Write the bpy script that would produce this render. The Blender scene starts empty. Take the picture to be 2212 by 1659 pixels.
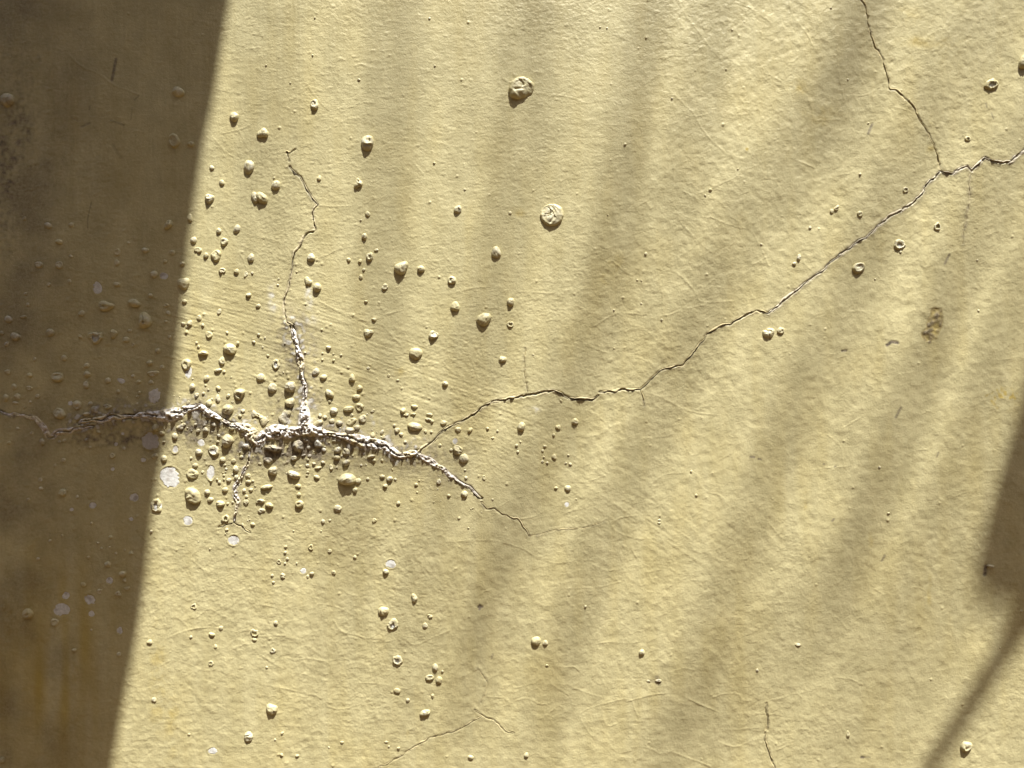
import bpy, math
import numpy as np

# ------------------------------------------------------------------ camera, sky, sun, exposure
scene = bpy.context.scene
COL = scene.collection
CAMD = 0.785                                   # camera to wall, metres; the frame is 1 m wide on the wall
cd = bpy.data.cameras.new("camera"); cam = bpy.data.objects.new("camera", cd); COL.objects.link(cam)
cam.location = (0, -CAMD, 0); cam.rotation_euler = (math.radians(90), 0, 0)
cd.sensor_width = 36; cd.lens = 36 * CAMD; cd.clip_start = 0.02; cd.clip_end = 500
scene.camera = cam

SX, SZ = 0.50, 2.75                            # direction to the sun is (SX, -1, SZ)
SUN_ELEV = math.atan2(SZ, math.hypot(SX, 1.0)); SUN_ROT = math.atan2(SX, -1.0)
world = bpy.data.worlds.new("World"); scene.world = world; world.use_nodes = True
wn = world.node_tree; bg = wn.nodes["Background"]
sky = wn.nodes.new("ShaderNodeTexSky"); sky.sky_type = 'NISHITA'; sky.sun_disc = False
sky.sun_elevation = SUN_ELEV; sky.sun_rotation = SUN_ROT; sky.dust_density = 4.0; sky.ozone_density = 0.6
wn.links.new(sky.outputs[0], bg.inputs[0]); bg.inputs[1].default_value = 0.05
ld = bpy.data.lights.new("sun", 'SUN'); ld.energy = 5.0; ld.angle = math.radians(0.53); ld.color = (1.0, 0.975, 0.905)
sun = bpy.data.objects.new("sun", ld); COL.objects.link(sun)
from mathutils import Vector
sun.rotation_euler = Vector((SX, -1, SZ)).to_track_quat('Z', 'Y').to_euler(); sun.location = (2, -5, 8)
scene.view_settings.view_transform = 'Standard'; scene.view_settings.look = 'None'
scene.view_settings.exposure = 1.04; scene.view_settings.gamma = 1.0

# ------------------------------------------------------------------ helpers
rng = np.random.default_rng(11)
K = 1.0 / 2212.0                               # metres per unit of the survey sheet of the wall
def X(px): return (px - 1106.0) * K
def Z(py): return -(py - 829.5) * K
def T(i, j, pts): return [(x * 0.25 + 553.0 * i, y * 0.25 + 414.75 * j) for x, y in pts]

def tilenoise(n, sig, seed):
    r = np.random.default_rng(seed); a = r.standard_normal((n, n))
    f = np.fft.fftfreq(n); g = np.exp(-2 * (np.pi * sig) ** 2 * (f[:, None] ** 2 + f[None, :] ** 2))
    b = np.real(np.fft.ifft2(np.fft.fft2(a) * g)); return b / b.std()
NT = tilenoise(512, 2.0, 3)                    # feature size about 4 cells
def nz(u, v):
    u = np.asarray(u) % 512; v = np.asarray(v) % 512
    i = np.floor(u).astype(int); j = np.floor(v).astype(int); fu = u - i; fv = v - j
    i1 = (i + 1) % 512; j1 = (j + 1) % 512; i %= 512; j %= 512
    return (NT[i, j] * (1 - fu) * (1 - fv) + NT[i1, j] * fu * (1 - fv) + NT[i, j1] * (1 - fu) * fv + NT[i1, j1] * fu * fv)
def sstep(a, b, x):
    t = np.clip((x - a) / (b - a), 0, 1); return t * t * (3 - 2 * t)

def mesh_from(name, V, F, wear_and_light=None, smooth=True):
    me = bpy.data.meshes.new(name); V = np.asarray(V, dtype=np.float32); F = np.asarray(F, dtype=np.int32)
    me.vertices.add(len(V)); me.vertices.foreach_set("co", V.ravel())
    nf, k = F.shape
    me.loops.add(nf * k); me.loops.foreach_set("vertex_index", F.ravel())
    me.polygons.add(nf); me.polygons.foreach_set("loop_start", np.arange(0, nf * k, k, dtype=np.int32))
    me.polygons.foreach_set("loop_total", np.full(nf, k, dtype=np.int32))
    me.update(calc_edges=True)
    me.polygons.foreach_set("use_smooth", np.full(nf, smooth, dtype=bool))
    if wear_and_light is not None:
        ca = me.color_attributes.new("wear_and_light", 'FLOAT_COLOR', 'POINT')
        w = np.zeros((len(V), 4), dtype=np.float32); w[:, :wear_and_light.shape[1]] = wear_and_light; ca.data.foreach_set("color", w.ravel())
    return me
def link(name, me, mat, parent=None, loc=(0, 0, 0)):
    o = bpy.data.objects.new(name, me); COL.objects.link(o); o.location = loc
    me.materials.append(mat)
    if parent: o.parent = parent
    return o
def tag(o, label, cat, group=None, kind=None):
    o["label"] = label
    if cat: o["category"] = cat
    if group: o["group"] = group
    if kind: o["kind"] = kind
def empty(name, loc):
    o = bpy.data.objects.new(name, None); COL.objects.link(o); o.location = loc; return o

# ------------------------------------------------------------------ materials
def newmat(name):
    m = bpy.data.materials.new(name); m.use_nodes = True; nt = m.node_tree
    return m, nt, nt.nodes["Principled BSDF"], nt.nodes.new, nt.links.new
def noise(nt, pos, scale, detail=3, rough=0.55):
    n = nt.nodes.new("ShaderNodeTexNoise"); n.inputs["Scale"].default_value = scale
    n.inputs["Detail"].default_value = detail; n.inputs["Roughness"].default_value = rough
    nt.links.new(pos, n.inputs["Vector"]); return n.outputs["Fac"]
def ramp(nt, fac, a, b, ca, cb):
    r = nt.nodes.new("ShaderNodeValToRGB"); e = r.color_ramp.elements
    e[0].position = a; e[1].position = b; e[0].color = (*ca, 1); e[1].color = (*cb, 1)
    nt.links.new(fac, r.inputs[0]); return r.outputs[0]
def mix(nt, fac, a, b, kind='MIX'):
    m = nt.nodes.new("ShaderNodeMix"); m.data_type = 'RGBA'; m.blend_type = kind
    for s, v in ((m.inputs[0], fac), (m.inputs[6], a), (m.inputs[7], b)):
        if isinstance(v, (int, float)): s.default_value = v
        elif isinstance(v, tuple): s.default_value = (*v, 1)
        else: nt.links.new(v, s)
    return m.outputs[2]

PAINT = (0.57, 0.475, 0.245)
def paint_material(name="weathered_yellow_paint"):
    m, nt, P, N, L = newmat(name)
    pos = N("ShaderNodeNewGeometry").outputs["Position"]
    at = N("ShaderNodeAttribute"); at.attribute_name = "wear_and_light"
    sp = N("ShaderNodeSeparateColor"); L(at.outputs["Color"], sp.inputs[0])
    c = ramp(nt, noise(nt, pos, 9, 4), 0.32, 0.68, (0.523, 0.474, 0.262), (0.592, 0.534, 0.293))
    c = mix(nt, 0.68, c, ramp(nt, noise(nt, pos, 38, 4), 0.3, 0.7, (0.448, 0.402, 0.226), (0.63, 0.572, 0.335)))
    c = mix(nt, 0.75, c, ramp(nt, noise(nt, pos, 260, 3, 0.7), 0.33, 0.6, (0.90, 0.88, 0.86), (1.04, 1.04, 1.04)), 'MULTIPLY')
    st = N("ShaderNodeMapping"); st.inputs["Scale"].default_value = (60, 60, 4); L(pos, st.inputs[0])     # rain streaks
    c = mix(nt, 0.5, c, ramp(nt, noise(nt, st.outputs[0], 1, 3), 0.35, 0.65, (0.93, 0.92, 0.89), (1.03, 1.03, 1.03)), 'MULTIPLY')
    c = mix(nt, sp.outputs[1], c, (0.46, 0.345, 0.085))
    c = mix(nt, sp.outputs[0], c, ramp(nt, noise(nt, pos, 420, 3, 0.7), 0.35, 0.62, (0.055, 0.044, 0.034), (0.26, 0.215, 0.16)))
    c = mix(nt, sp.outputs[2], c, (0.76, 0.75, 0.69))
    L(c, P.inputs["Base Color"])
    P.inputs["Roughness"].default_value = 0.42; P.inputs["Specular IOR Level"].default_value = 0.5
    b = N("ShaderNodeBump"); b.inputs["Strength"].default_value = 0.85; b.inputs["Distance"].default_value = 0.00055
    L(noise(nt, pos, 520, 4, 0.7), b.inputs["Height"])
    b2 = N("ShaderNodeBump"); b2.inputs["Distance"].default_value = 0.0022; L(at.outputs["Alpha"], b2.inputs["Strength"])   # rougher wall beyond the surveyed panel
    L(noise(nt, pos, 130, 5, 0.62), b2.inputs["Height"]); L(b.outputs[0], b2.inputs["Normal"]); L(b2.outputs[0], P.inputs["Normal"])
    return m
M_PAINT = paint_material()

def plaster_material():
    m, nt, P, N, L = newmat("bare_white_plaster")
    pos = N("ShaderNodeNewGeometry").outputs["Position"]
    at = N("ShaderNodeAttribute"); at.attribute_name = "wear_and_light"
    sp = N("ShaderNodeSeparateColor"); L(at.outputs["Color"], sp.inputs[0])
    c = ramp(nt, noise(nt, pos, 400, 4, 0.7), 0.3, 0.65, (0.56, 0.56, 0.53), (0.80, 0.80, 0.77))
    c = mix(nt, sp.outputs[0], c, (0.30, 0.25, 0.21))
    L(c, P.inputs["Base Color"]); P.inputs["Roughness"].default_value = 0.9
    b = N("ShaderNodeBump"); b.inputs["Strength"].default_value = 0.8; b.inputs["Distance"].default_value = 0.0005
    L(noise(nt, pos, 380, 4, 0.7), b.inputs["Height"]); L(b.outputs[0], P.inputs["Normal"])
    return m
M_PLASTER = plaster_material()

def crust_material():
    # wear: R = shade painted into open gap and hollows, G = flake of yellow paint, B = whiteness of the salt
    m, nt, P, N, L = newmat("salt_crusted_crack")
    pos = N("ShaderNodeNewGeometry").outputs["Position"]
    at = N("ShaderNodeAttribute"); at.attribute_name = "wear_and_light"
    sp = N("ShaderNodeSeparateColor"); L(at.outputs["Color"], sp.inputs[0])
    c = ramp(nt, noise(nt, pos, 330, 4, 0.75), 0.36, 0.6, (0.36, 0.31, 0.28), (0.58, 0.51, 0.40))
    c = mix(nt, sp.outputs[2], c, ramp(nt, noise(nt, pos, 300, 3, 0.7), 0.3, 0.55, (0.44, 0.405, 0.37), (0.81, 0.79, 0.755)))
    c = mix(nt, sp.outputs[1], c, (0.56, 0.48, 0.25))
    c = mix(nt, sp.outputs[0], c, (0.035, 0.026, 0.018))
    L(c, P.inputs["Base Color"]); P.inputs["Roughness"].default_value = 0.85
    b = N("ShaderNodeBump"); b.inputs["Strength"].default_value = 0.5; b.inputs["Distance"].default_value = 0.0005
    L(noise(nt, pos, 450, 4, 0.75), b.inputs["Height"]); L(b.outputs[0], P.inputs["Normal"])
    return m
M_CRUST = crust_material()

def simple(name, ca, cb, sc, rough=0.8, bump=0.0, dist=0.01):
    m, nt, P, N, L = newmat(name)
    pos = N("ShaderNodeNewGeometry").outputs["Position"]
    f = noise(nt, pos, sc, 5, 0.6)
    L(ramp(nt, f, 0.3, 0.7, ca, cb), P.inputs["Base Color"]); P.inputs["Roughness"].default_value = rough
    if bump:
        b = N("ShaderNodeBump"); b.inputs["Strength"].default_value = bump; b.inputs["Distance"].default_value = dist
        L(f, b.inputs["Height"]); L(b.outputs[0], P.inputs["Normal"])
    return m
M_EARTH = simple("dry_earth", (0.075, 0.042, 0.012), (0.105, 0.06, 0.018), 6, 0.95, 0.6)
M_LEAF = simple("green_leaf", (0.05, 0.085, 0.02), (0.08, 0.12, 0.03), 12, 0.5)
M_STEM = simple("leaf_stem", (0.13, 0.13, 0.05), (0.20, 0.18, 0.08), 20, 0.7)
M_BARK = simple("palm_bark", (0.13, 0.10, 0.07), (0.24, 0.19, 0.14), 25, 0.95, 0.8)

# ------------------------------------------------------------------ survey of the wall
# every entry: x, y, rx, ry, turn in degrees, kind   (d dome, w wrinkled, c sunken ring, o burst open, b bare patch)
S = {}
S[0,0] = """1540 795 50;2025 1010 42;1505 1220 52 60 0 c;1650 1245 30;2150 1440 46 62 -10;1828 1448 24;1915 1577 25;60 860 58 60"""
S[1,0] = """60 1150 43 50;505 905 36 48 0 w;960 1235 60 72 0 w;545 1540 22;882 1585 34 46 0 w;170 1600 40 45;510 155 9;1500 160 11;490 480 9;890 690 12;1545 570 10;298 718 9;1540 1405 11;1805 1635 9;88 565 9;155 1537 10"""
S[2,0] = """80 760 106 100 0 w;975 1250 13;760 238 9;820 245 9;1378 858 9;1710 1645 16;1158 333 9;1900 262 9;1845 605 9;1948 1465 9"""
S[3,0] = """1920 735 48 56 -25 o;2205 540 45 68;1725 1200 27 24 0 o;1187 1640 26 26 0 o;690 688 9;545 70 9;868 1065 9;795 1505 13"""
S[0,1] = """415 290 34 30;615 285 24;510 430 34 22;610 555 22 14;335 630 38 30 0 c;513 632 38 34 0 c;600 775 18 26;1015 520 32 34 0 c;1010 612 26;1255 505 32 25;1487 525 26;1425 600 22;1455 280 38 40 0 w;1330 712 34;1415 725 38 33 0 b;1575 622 26 18;840 830 40 56 15 b;1010 800 30 24;1585 790 55;910 985 64 44 0 w;1160 960 56 34 -10;1250 1110 60 66 0 w;825 1255 58 54 0 o;980 1225 34 38;1120 1200 24 16;1090 1275 34 24;1150 1320 20 18 0 w;1365 1375 26;705 1050 32 26;430 1215 34 40;75 1100 38 34;135 1250 42 38;60 1315 24;15 1220 20;200 1080 30 14;690 1250 18;240 975 18;220 880 14;1300 895 22;1435 980 28 15 0 w;1455 1045 20;1435 1120 16;1465 1255 20;1595 945 24;300 1445 18;550 1435 28;745 1500 28;750 1575 32;65 1555 26;255 1585 26 20;495 1600 55 42 0 c;930 1630 28;1295 1480 32 24;1400 1515 22;1325 1570 42 34 0 w;1045 1630 38 24 -20 b;1150 1590 20 14;1200 1640 20;1305 1645 24;740 1655 24;210 230 20;1640 225 24 40;1110 440 16;420 800 20;1810 55 38 42 0 w;1890 335 24 28;2045 320 32 42;1937 430 36 34 0 c;1672 415 30;1710 500 32 30 0 w;1865 550 50 48 0 c;1780 548 24;2170 570 32 40;1922 680 28 30 0 w;2045 688 24;2125 710 20 30 0 w;2180 700 13;2150 890 28 20;1895 1035 22 28;1722 1088 25;1585 1140 20;1640 1135 28;1755 1150 16;1618 1165 15;1612 1210 16;1807 1235 33 32 0 w;1700 1305 15;1718 1338 13;1760 1392 47 20 -8;1990 1355 62 48 -20;2055 1310 20;2195 1295 18 14;1920 1460 30 36 0 w;1610 1490 44 48 0 w;1632 1562 30 50 -15 b;1890 1540 40 16;1940 1555 14;1790 1610 28;1965 1215 13;2205 45 38 48"""
S[1,1] = """50 50 62 44 -35;965 190 24;905 242 8;935 385 24 32;1745 150 36 38 0 w;475 565 38;980 560 34 42 0 w;800 585 20;898 598 18;930 670 16;905 735 22;1040 500 20 13;1255 655 62 60;1428 665 36 30;450 770 35 36 0 w;530 825 38;195 750 11;188 803 11;1112 820 32 28 0 w;1692 762 40 38 0 c;1720 990 43;2075 525 46 50;1968 1100 66 58;2200 950 34 40;2198 1145 26 32 0 o;950 945 18 12;1020 1100 22 18;972 1215 40 38 0 w;1533 1235 44 40 0 w;1380 1395 54;2130 1445 32 34 0 w;570 1190 11;628 1345 26 18;22 985 22;25 1235 17;175 1490 36 42 0 o;42 1600 38 36;105 1415 15;585 1600 34 26 20;520 1555 30 40;830 1610 30 34;970 1522 18 14;1145 1585 16;1225 1625 16 10;735 1410 12;668 1400 10;670 1455 12;575 1395 10;575 1450 10;1635 1655 30 20;430 1390 11;2195 180 14;255 1310 9;350 690 8;80 1260 10;60 1340 9;240 1560 9"""
S[2,1] = """345 195 102 100 0 w;1155 535 14;1292 1105 10;1115 965 10;880 1022 9;2148 455 12;2200 1225 40 38 0 w;1080 762 8;1118 768 8;828 200 9;882 1350 8;185 1405 8;1665 35 9"""
S[3,1] = """590 140 30 20 40 w;548 170 18 22;790 190 28 27 0 c;1460 300 32 36 0 o;1130 455 50 50 0 o;775 655 58 42 35 c;260 570 22 27 0 w;220 622 19;358 312 16;14 1215 38 42 0 w;102 1200 35 31 20 c;1815 1025 10;920 755 9;1805 590 9;1140 520 12"""
S[0,2] = """120 25 28;250 35 30 20 0 c;740 15 26;1335 110 54 64 0 b;1020 65 18;150 110 30;50 120 22 38;130 165 30 14;510 255 54 52 0 c;665 185 40 42 0 c;605 165 24 20 0 b;820 220 36 32;930 195 36 24 0 w;1300 490 78 74 0 b;1205 75 16;1190 110 14;1190 170 12;1350 380 34;1400 425 24;850 415 18;1060 430 15 14 0 b;1000 520 17 17 0 b;360 500 22 34;75 510 18;150 385 16;270 425 16;205 205 12;320 105 22;260 155 12;780 170 22;745 260 34 16;510 500 16;555 490 18;745 485 18;775 550 14;1070 560 18;1415 500 16 9;965 620 26 25 0 c;545 660 22;470 705 14;970 735 20 18 0 b;1235 655 26 21 0 b;1335 625 30 24;1415 645 30;1155 980 40 40 0 b;795 1050 35 29 0 b;540 940 42 32 0 w;1130 1168 22 18 0 b;345 830 22;350 905 20;240 1000 16;665 975 14;615 1085 20 18 0 b;790 1205 14;955 1325 20;535 1310 12;430 1355 16;1075 1435 10;1130 1465 20;765 1500 18;330 1510 18;930 1560 30;1060 1640 36 24;875 1420 12;845 1375 12;945 1410 10;1000 1465 12;1665 25 26 34;1890 35 22;1780 10 10;1805 50 10;2070 85 50 50 0 w;1705 95 22 24 0 w;1765 80 15;1978 100 20;1888 130 26 36 0 w;1635 160 18;1815 160 28;1835 130 12;1975 220 52 46;2105 230 20;2200 260 26 34;2080 275 18;1570 370 44 30 20 w;1715 405 20;1780 400 27;1512 450 28 32;1515 565 28 34 -20 b;1740 505 36 30 0 b;1850 572 48 46 0 o;1970 490 50 58;1895 445 16;1885 500 20 14;1718 590 34 30;1650 640 13;1685 705 28 22;1660 780 55 48 0 w;1925 655 28 27;1945 700 12;2020 665 24;2040 735 26 34;1955 735 12;1820 765 38 62 0 b;1465 808 92 90 0 b;1350 1055 60 52 0 o;1668 968 80 56 -10 w;1790 935 28;1815 1000 30 22;1900 1035 44 30 0 w;1895 850 18;1875 825 12;1980 830 24 20;1945 915 27;2045 805 18 26;2145 795 26 23;2145 845 25 19;2110 920 19;2170 915 18;2125 1020 24 26 0 w;2130 975 17;1935 790 11;1935 825 10;1750 760 12;1825 840 12;1620 1182 44 40 0 b;1945 1165 32 36 0 o;1955 1260 18 14 0 w;2015 1352 50 44 0 b;2180 1215 22 19;2090 630 20;1965 1035 12;2010 1025 12;1808 1430 9;1305 1275 13;2130 540 34 28;2110 390 28 24;1855 350 20;2010 385 26 20;1695 350 16;1770 355 14"""
S[1,2] = """20 270 30 18 -15 w;52 292 28 22 -40;1010 232 26 10 15 w;1300 265 30 11 5 w;1360 262 26 10 10 w;145 35 48 42;300 25 52 48;298 160 42 46;255 280 62 52 0 w;295 75 14;75 320 36 42;558 270 20;600 285 20;545 335 48 26 25;675 235 38 36;660 320 26 23;722 335 30 26;635 80 48 28 -50;640 150 14;895 35 26 28;870 115 34;800 215 46 30 10;895 200 40 32 0 w;925 300 36 37 0 c;820 325 50 32 -8 w;875 375 32 24;830 270 16;815 400 40 34;1270 230 28 26;1370 195 31 18 -10;1500 265 30 16 -8;1490 305 34 13 -12;1520 325 18;1620 335 32 22 15;1375 370 68 36 -4;1220 400 26 24;1255 435 19;1195 360 14;1090 415 22;1105 460 18;1010 440 22 26;1290 500 14;1465 410 15;1515 415 13;1590 530 16;1748 395 28 26;1850 400 28 19 40;2000 385 15;2085 405 11;2045 465 16 10;1720 495 25 28 0 b;1745 575 46 43 0 w;1795 645 46 43;1685 570 13;1970 810 19 21 0 c;1815 810 14;1800 950 33 30 0 w;1580 845 24 26 0 w;1665 965 17;1385 870 18 15;1410 835 9;1755 1160 14;1835 1245 9;1230 1030 18 20;1020 1180 24 21 20 w;785 825 78 56 5;880 840 34 26;855 920 24;965 820 16;1090 800 24 22;1118 880 24 18;1155 820 30 24;1203 825 15;330 785 60 34 -22;365 880 24;370 955 20;375 1040 38 36 0 c;705 1080 38 37 0 w;150 750 40 42;90 890 54 20 12;35 1015 42 20 0 w;115 1050 38 25 -10;45 1095 36 22 0 w;525 805 30 18 -25;535 725 34 12 8;445 705 19;445 765 15;440 790 12;500 690 17;580 678 20 15 -20;650 720 22 22 0 w;700 720 11;780 680 36 27 15;700 635 28 24;710 570 34 31;540 520 32 38;590 570 20;460 550 20;330 640 30 26;110 660 40 32 0 c;415 615 22 10 15;465 620 17;450 655 13;370 535 52 48 0 w;150 555 75 28 -8 w;780 590 36 38 0 w;435 485 22;995 625 36 17;1020 665 19;1090 660 15;910 700 10;235 605 10;35 690 18 14 0 w;1180 740 8;578 1190 18 20;635 1180 11;560 1275 8;470 1415 24 26 0 o;632 1448 20 19 0 w;850 1500 18 15;665 1635 22 20 0 w;250 1410 13;247 1460 13;195 1540 20 21 0 o;265 1515 17;245 1555 12;1162 1560 46 38 0 b;1120 1625 27 24;402 1622 32 25 0 b;475 1645 20;225 1655 24 15;345 1555 8;320 1273 8"""
S[2,2] = """80 370 39;545 325 32 28;400 375 22 25;360 440 12 17;73 500 10;40 530 14;50 585 13;285 540 17;265 578 13;275 630 9;263 670 13;305 680 11;365 630 24;488 615 10;465 685 11;505 692 15;380 897 18 13;482 903 30;473 1040 22 24 0 b;1590 960 15 13;1270 1200 17 9;1272 1175 14 8;1548 755 12;425 145 11;555 995 8"""
S[3,2] = """955 715 11;1035 1115 14 8;1910 1572 40 16 0 w"""
S[0,3] = """945 40 32 33 0 b;1095 110 24 20 0 w;1020 155 30 24 0 w;860 135 24 22 0 w;720 75 30 20 -20;570 170 36 34 0 b;778 205 54 42 -40 b;535 292 70 56 0 b;790 325 30 28 0 b;240 325 55 45 0 c;475 400 38 36 0 c;1035 472 28 34 0 b;645 640 24 18;1030 675 20;1670 265 27 25 0 o;1293 570 26 24;1905 455 22 20;1828 508 28 20;1648 528 13;1857 612 18;2192 495 33 36 0 o;2195 555 20 18;1822 755 26 22 0 o;1330 1070 22 22 0 w;1630 1370 16 10 35 w;1835 1518 42 30 0 b;2148 1392 46 42 0 w;20 1590 30;1075 40 18;790 465 12"""
S[1,3] = """135 0 13;225 15 22 17;440 10 13;145 60 13;1367 195 34 34 0 w;1098 310 48 42 0 w;1183 427 54 48 0 o;1500 350 22 20 0 w;1460 435 28 26 0 w;165 412 20;140 650 26 24 0 o;1220 730 48 46 0 o;1548 795 28 34;1610 828 12;1498 882 41 28 8 w;1580 905 34 33;1215 1000 32 28;1525 1040 15 16 0 w;1310 1080 18;1458 1190 50 33 12 w;130 1158 52 52 0 w;87 797 12;688 597 6;738 910 6;740 1445 18 13;222 1365 14 11;160 1422 10;217 1552 18 14;352 1562 18 14;1125 1440 20 9;1147 1480 9;1230 1495 14;625 1490 9;1855 1575 28 25"""
S[2,3] = """205 562 42;287 580 28 24;303 775 15 11;1122 662 27 29;125 1555 22;635 262 11;2120 815 12 13;1265 905 28 13 0 w;1180 910 20 11 0 w"""
S[3,3] = """262 595 25 17 0 w;1705 1470 50 46 45 c;695 1370 14 30 0 w;1997 615 7;2180 300 12"""
BL = []
for (i, j), txt in S.items():
    for e in txt.split(';'):
        p = e.split(); x, y = float(p[0]), float(p[1]); rx = float(p[2]); ry = float(p[3]) if len(p) > 3 else rx * rng.uniform(.9, 1.08)
        rot = float(p[4]) if len(p) > 4 else rng.uniform(-20, 20); kd = p[5] if len(p) > 5 else 'd'
        if kd == 'd' and rx < 15: rx *= 1.1; ry *= 1.1
        BL.append([X(x * .25 + 553 * i), Z(y * .25 + 414.75 * j), rx * .25 * K, ry * .25 * K, math.radians(rot), kd])

crumb = np.random.default_rng(77)                # crumbs and specks packed along the salty cracks
spine = T(0,2,[(1470,275),(1640,215),(1740,190),(1880,280),(2040,352),(2185,440)]) + T(1,2,[(60,455),(300,418),(600,422),(800,455),(1030,522),(1250,618),(1640,755),(1850,890)]) + T(0,2,[(2152,660),(2035,880),(2022,1195)])
for _ in range(170):
    a_ = spine[crumb.integers(len(spine))]; rr_ = crumb.uniform(4, 10) * .25 * K
    BL.append([X(a_[0] + crumb.normal() * 42), Z(a_[1] + abs(crumb.normal()) * 34 * crumb.choice((1, 1, -1))), rr_ * crumb.uniform(.8, 1.5), rr_, crumb.uniform(0, 3), 'w'])

# cracks: points, half width (sheet units), lip height (mm), saltiness 0..1, width at ends
CR = []
def crack(label, pts, w, h, salt, taper=(0.3, 0.3)): CR.append((label, pts, w, h, salt, taper))
crack("wide crumbling crack edged with white salt crust",
      T(0,2,[(680,335),(830,308),(930,292),(1040,290),(1130,280),(1290,268),(1470,275),(1560,250),(1640,215),(1735,190),(1800,235),(1880,280),(1960,325),(2040,352),(2130,390),(2185,440),(2240,490)]) +
      T(1,2,[(60,455),(110,425),(200,410),(300,418),(400,400),(500,395),(600,422),(700,440),(800,455),(870,482),(940,512),(1030,522),(1110,535),(1160,568),(1250,618),(1310,608),(1400,588)]), 10.5, 2.5, 0.95, (0.45, 0.8))
crack("salt crusted upright crack, widest at its foot",
      T(1,2,[(440,400),(428,300),(425,200),(428,100),(425,0)]) + T(1,1,[(400,1560),(392,1480),(380,1400),(358,1300),(332,1220),(312,1160)]), 9.5, 2.3, 1.0, (1.3, 0.6))
crack("thin raised crack running up from the salt crust",
      T(1,1,[(330,1150),(270,1130),(250,1060),(245,980),(250,910),(280,830),(300,720),(315,600),(328,520),(375,480),(400,410),(440,360),(510,330),(500,250),(485,190),(500,140),(530,112),(490,60),(452,0)]) + T(1,0,[(430,1620),(400,1560),(355,1505),(290,1440)]), 2.6, 0.9, 0.25, (1.2, 0.3))
crack("short forked hairline crack", T(1,0,[(340,1290),(285,1325),(265,1305),(275,1345),(290,1395)]), 2.0, 0.6, 0.0)
crack("long crack climbing to the right, pale lip above a dark gap",
      T(1,2,[(1390,588),(1440,552),(1540,490),(1580,432),(1650,380),(1750,330),(1830,295),(1890,260),(1950,205),(2050,152),(2130,137)]) + T(2,2,[(0,122),(150,95),(250,75),(340,60),(370,62),(432,80),(445,102),(490,122),(600,125),(700,135),(745,100)]), 3.2, 1.2, 0.22, (1.8, 0.5))
crack("stepped middle length of the long crack", T(2,2,[(752,70),(860,68),(960,45),(1040,52),(1110,45),(1160,0)]) + T(2,1,[(1250,1570),(1310,1530),(1400,1510),(1480,1500),(1550,1410),(1590,1350),(1660,1270),(1670,1240),(1720,1205),(1820,1145),(1890,1145),(1960,1100),(2040,1050),(2110,1030)]) + T(3,1,[(0,1045)]), 2.7, 0.9, 0.12, (0.9, 0.9))
crack("upper length of the long crack, grey salt along it", T(3,1,[(-6,1048),(80,990),(200,885),(350,760),(490,665),(530,610),(640,530),(780,420),(840,400),(930,310),(1050,210),(1130,170),(1270,80),(1340,0)]) + T(3,0,[(1345,1630),(1380,1580),(1440,1540),(1488,1480)]), 2.8, 1.0, 0.55, (0.9, 1.2))
crack("jagged grey crack running to the right edge", T(3,0,[(1488,1480),(1530,1488),(1600,1505),(1640,1472),(1720,1440),(1760,1480),(1800,1430),(1870,1362),(1950,1395),(2080,1405),(2150,1350),(2225,1280)]), 3.2, 1.1, 0.6, (1.2, 0.8))
crack("dark open crack running up to the top edge", T(3,0,[(1488,1478),(1470,1400),(1450,1300),(1420,1230),(1370,1130),(1320,1050),(1260,930),(1180,850),(1110,780),(1050,770),(1040,680),(1010,590),(980,490),(920,400),(890,310),(860,200),(850,90),(820,20),(785,-15)]), 2.3, 0.5, 0.0, (1.5, 1.5))
crack("fine crack hanging below the grey crack", T(3,0,[(1750,1490),(1735,1560),(1740,1655)]) + T(3,1,[(1742,20),(1720,180),(1690,370),(1680,450)]), 1.5, 0.35, 0.2, (1.2, 0.3))
crack("salt flecked crack descending to the right", T(1,2,[(1395,588),(1460,645),(1540,690),(1640,755),(1740,835),(1850,890),(1910,960),(1950,990)]), 5.5, 1.1, 0.6, (1.4, 0.5))
crack("thin raised crack fading out to the right", T(1,2,[(1945,1020),(1990,1085),(2060,1075),(2130,1130),(2200,1155)]) + T(2,2,[(50,1160),(90,1230),(130,1275),(150,1315)]), 2.0, 0.5, 0.1, (1.0, 0.6))
crack("faint hairline carrying on from the descending crack", T(2,2,[(155,1316),(260,1292),(380,1258),(540,1250),(640,1240),(700,1222),(810,1180)]), 1.3, 0.28, 0.05, (1.0, 0.6))
crack("knobbly salt crusted crack below the main crack", T(1,2,[(-20,500)]) + T(0,2,[(2165,560),(2152,660),(2100,770),(2035,880),(2030,960),(2060,1020),(2040,1100),(2022,1195)]), 4.2, 1.6, 0.75, (1.0, 0.8))
crack("fine forked crack at the foot of the knobbly crack", T(0,2,[(1880,1242),(1950,1217),(2020,1205),(2080,1232),(2160,1290)]), 2.0, 0.7, 0.05)
crack("pale zigzag crack in the shaded wall", T(0,2,[(-10,228),(80,270),(200,275),(300,290),(345,345),(420,460),(520,410),(640,388),(810,366)]), 4.6, 0.8, 0.8, (0.7, 0.9))
crack("hairline crack crossing the lower edge", T(1,3,[(1050,1665),(1200,1590),(1330,1510),(1480,1420),(1640,1365),(1760,1330),(1850,1270),(1950,1215)]), 1.8, 0.4, 0.05, (1, 0.6))
crack("hairline crack sloping down beside the lower one", T(1,3,[(1890,1160),(1960,1212),(2060,1250),(2110,1310),(2160,1350),(2230,1362)]), 1.9, 0.45, 0.05)
crack("broken hairline crack rising in the lower wall", T(1,3,[(1910,800),(1960,870),(1990,905),(1992,980),(1970,1050),(1942,1100)]), 1.5, 0.3, 0.0)
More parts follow.
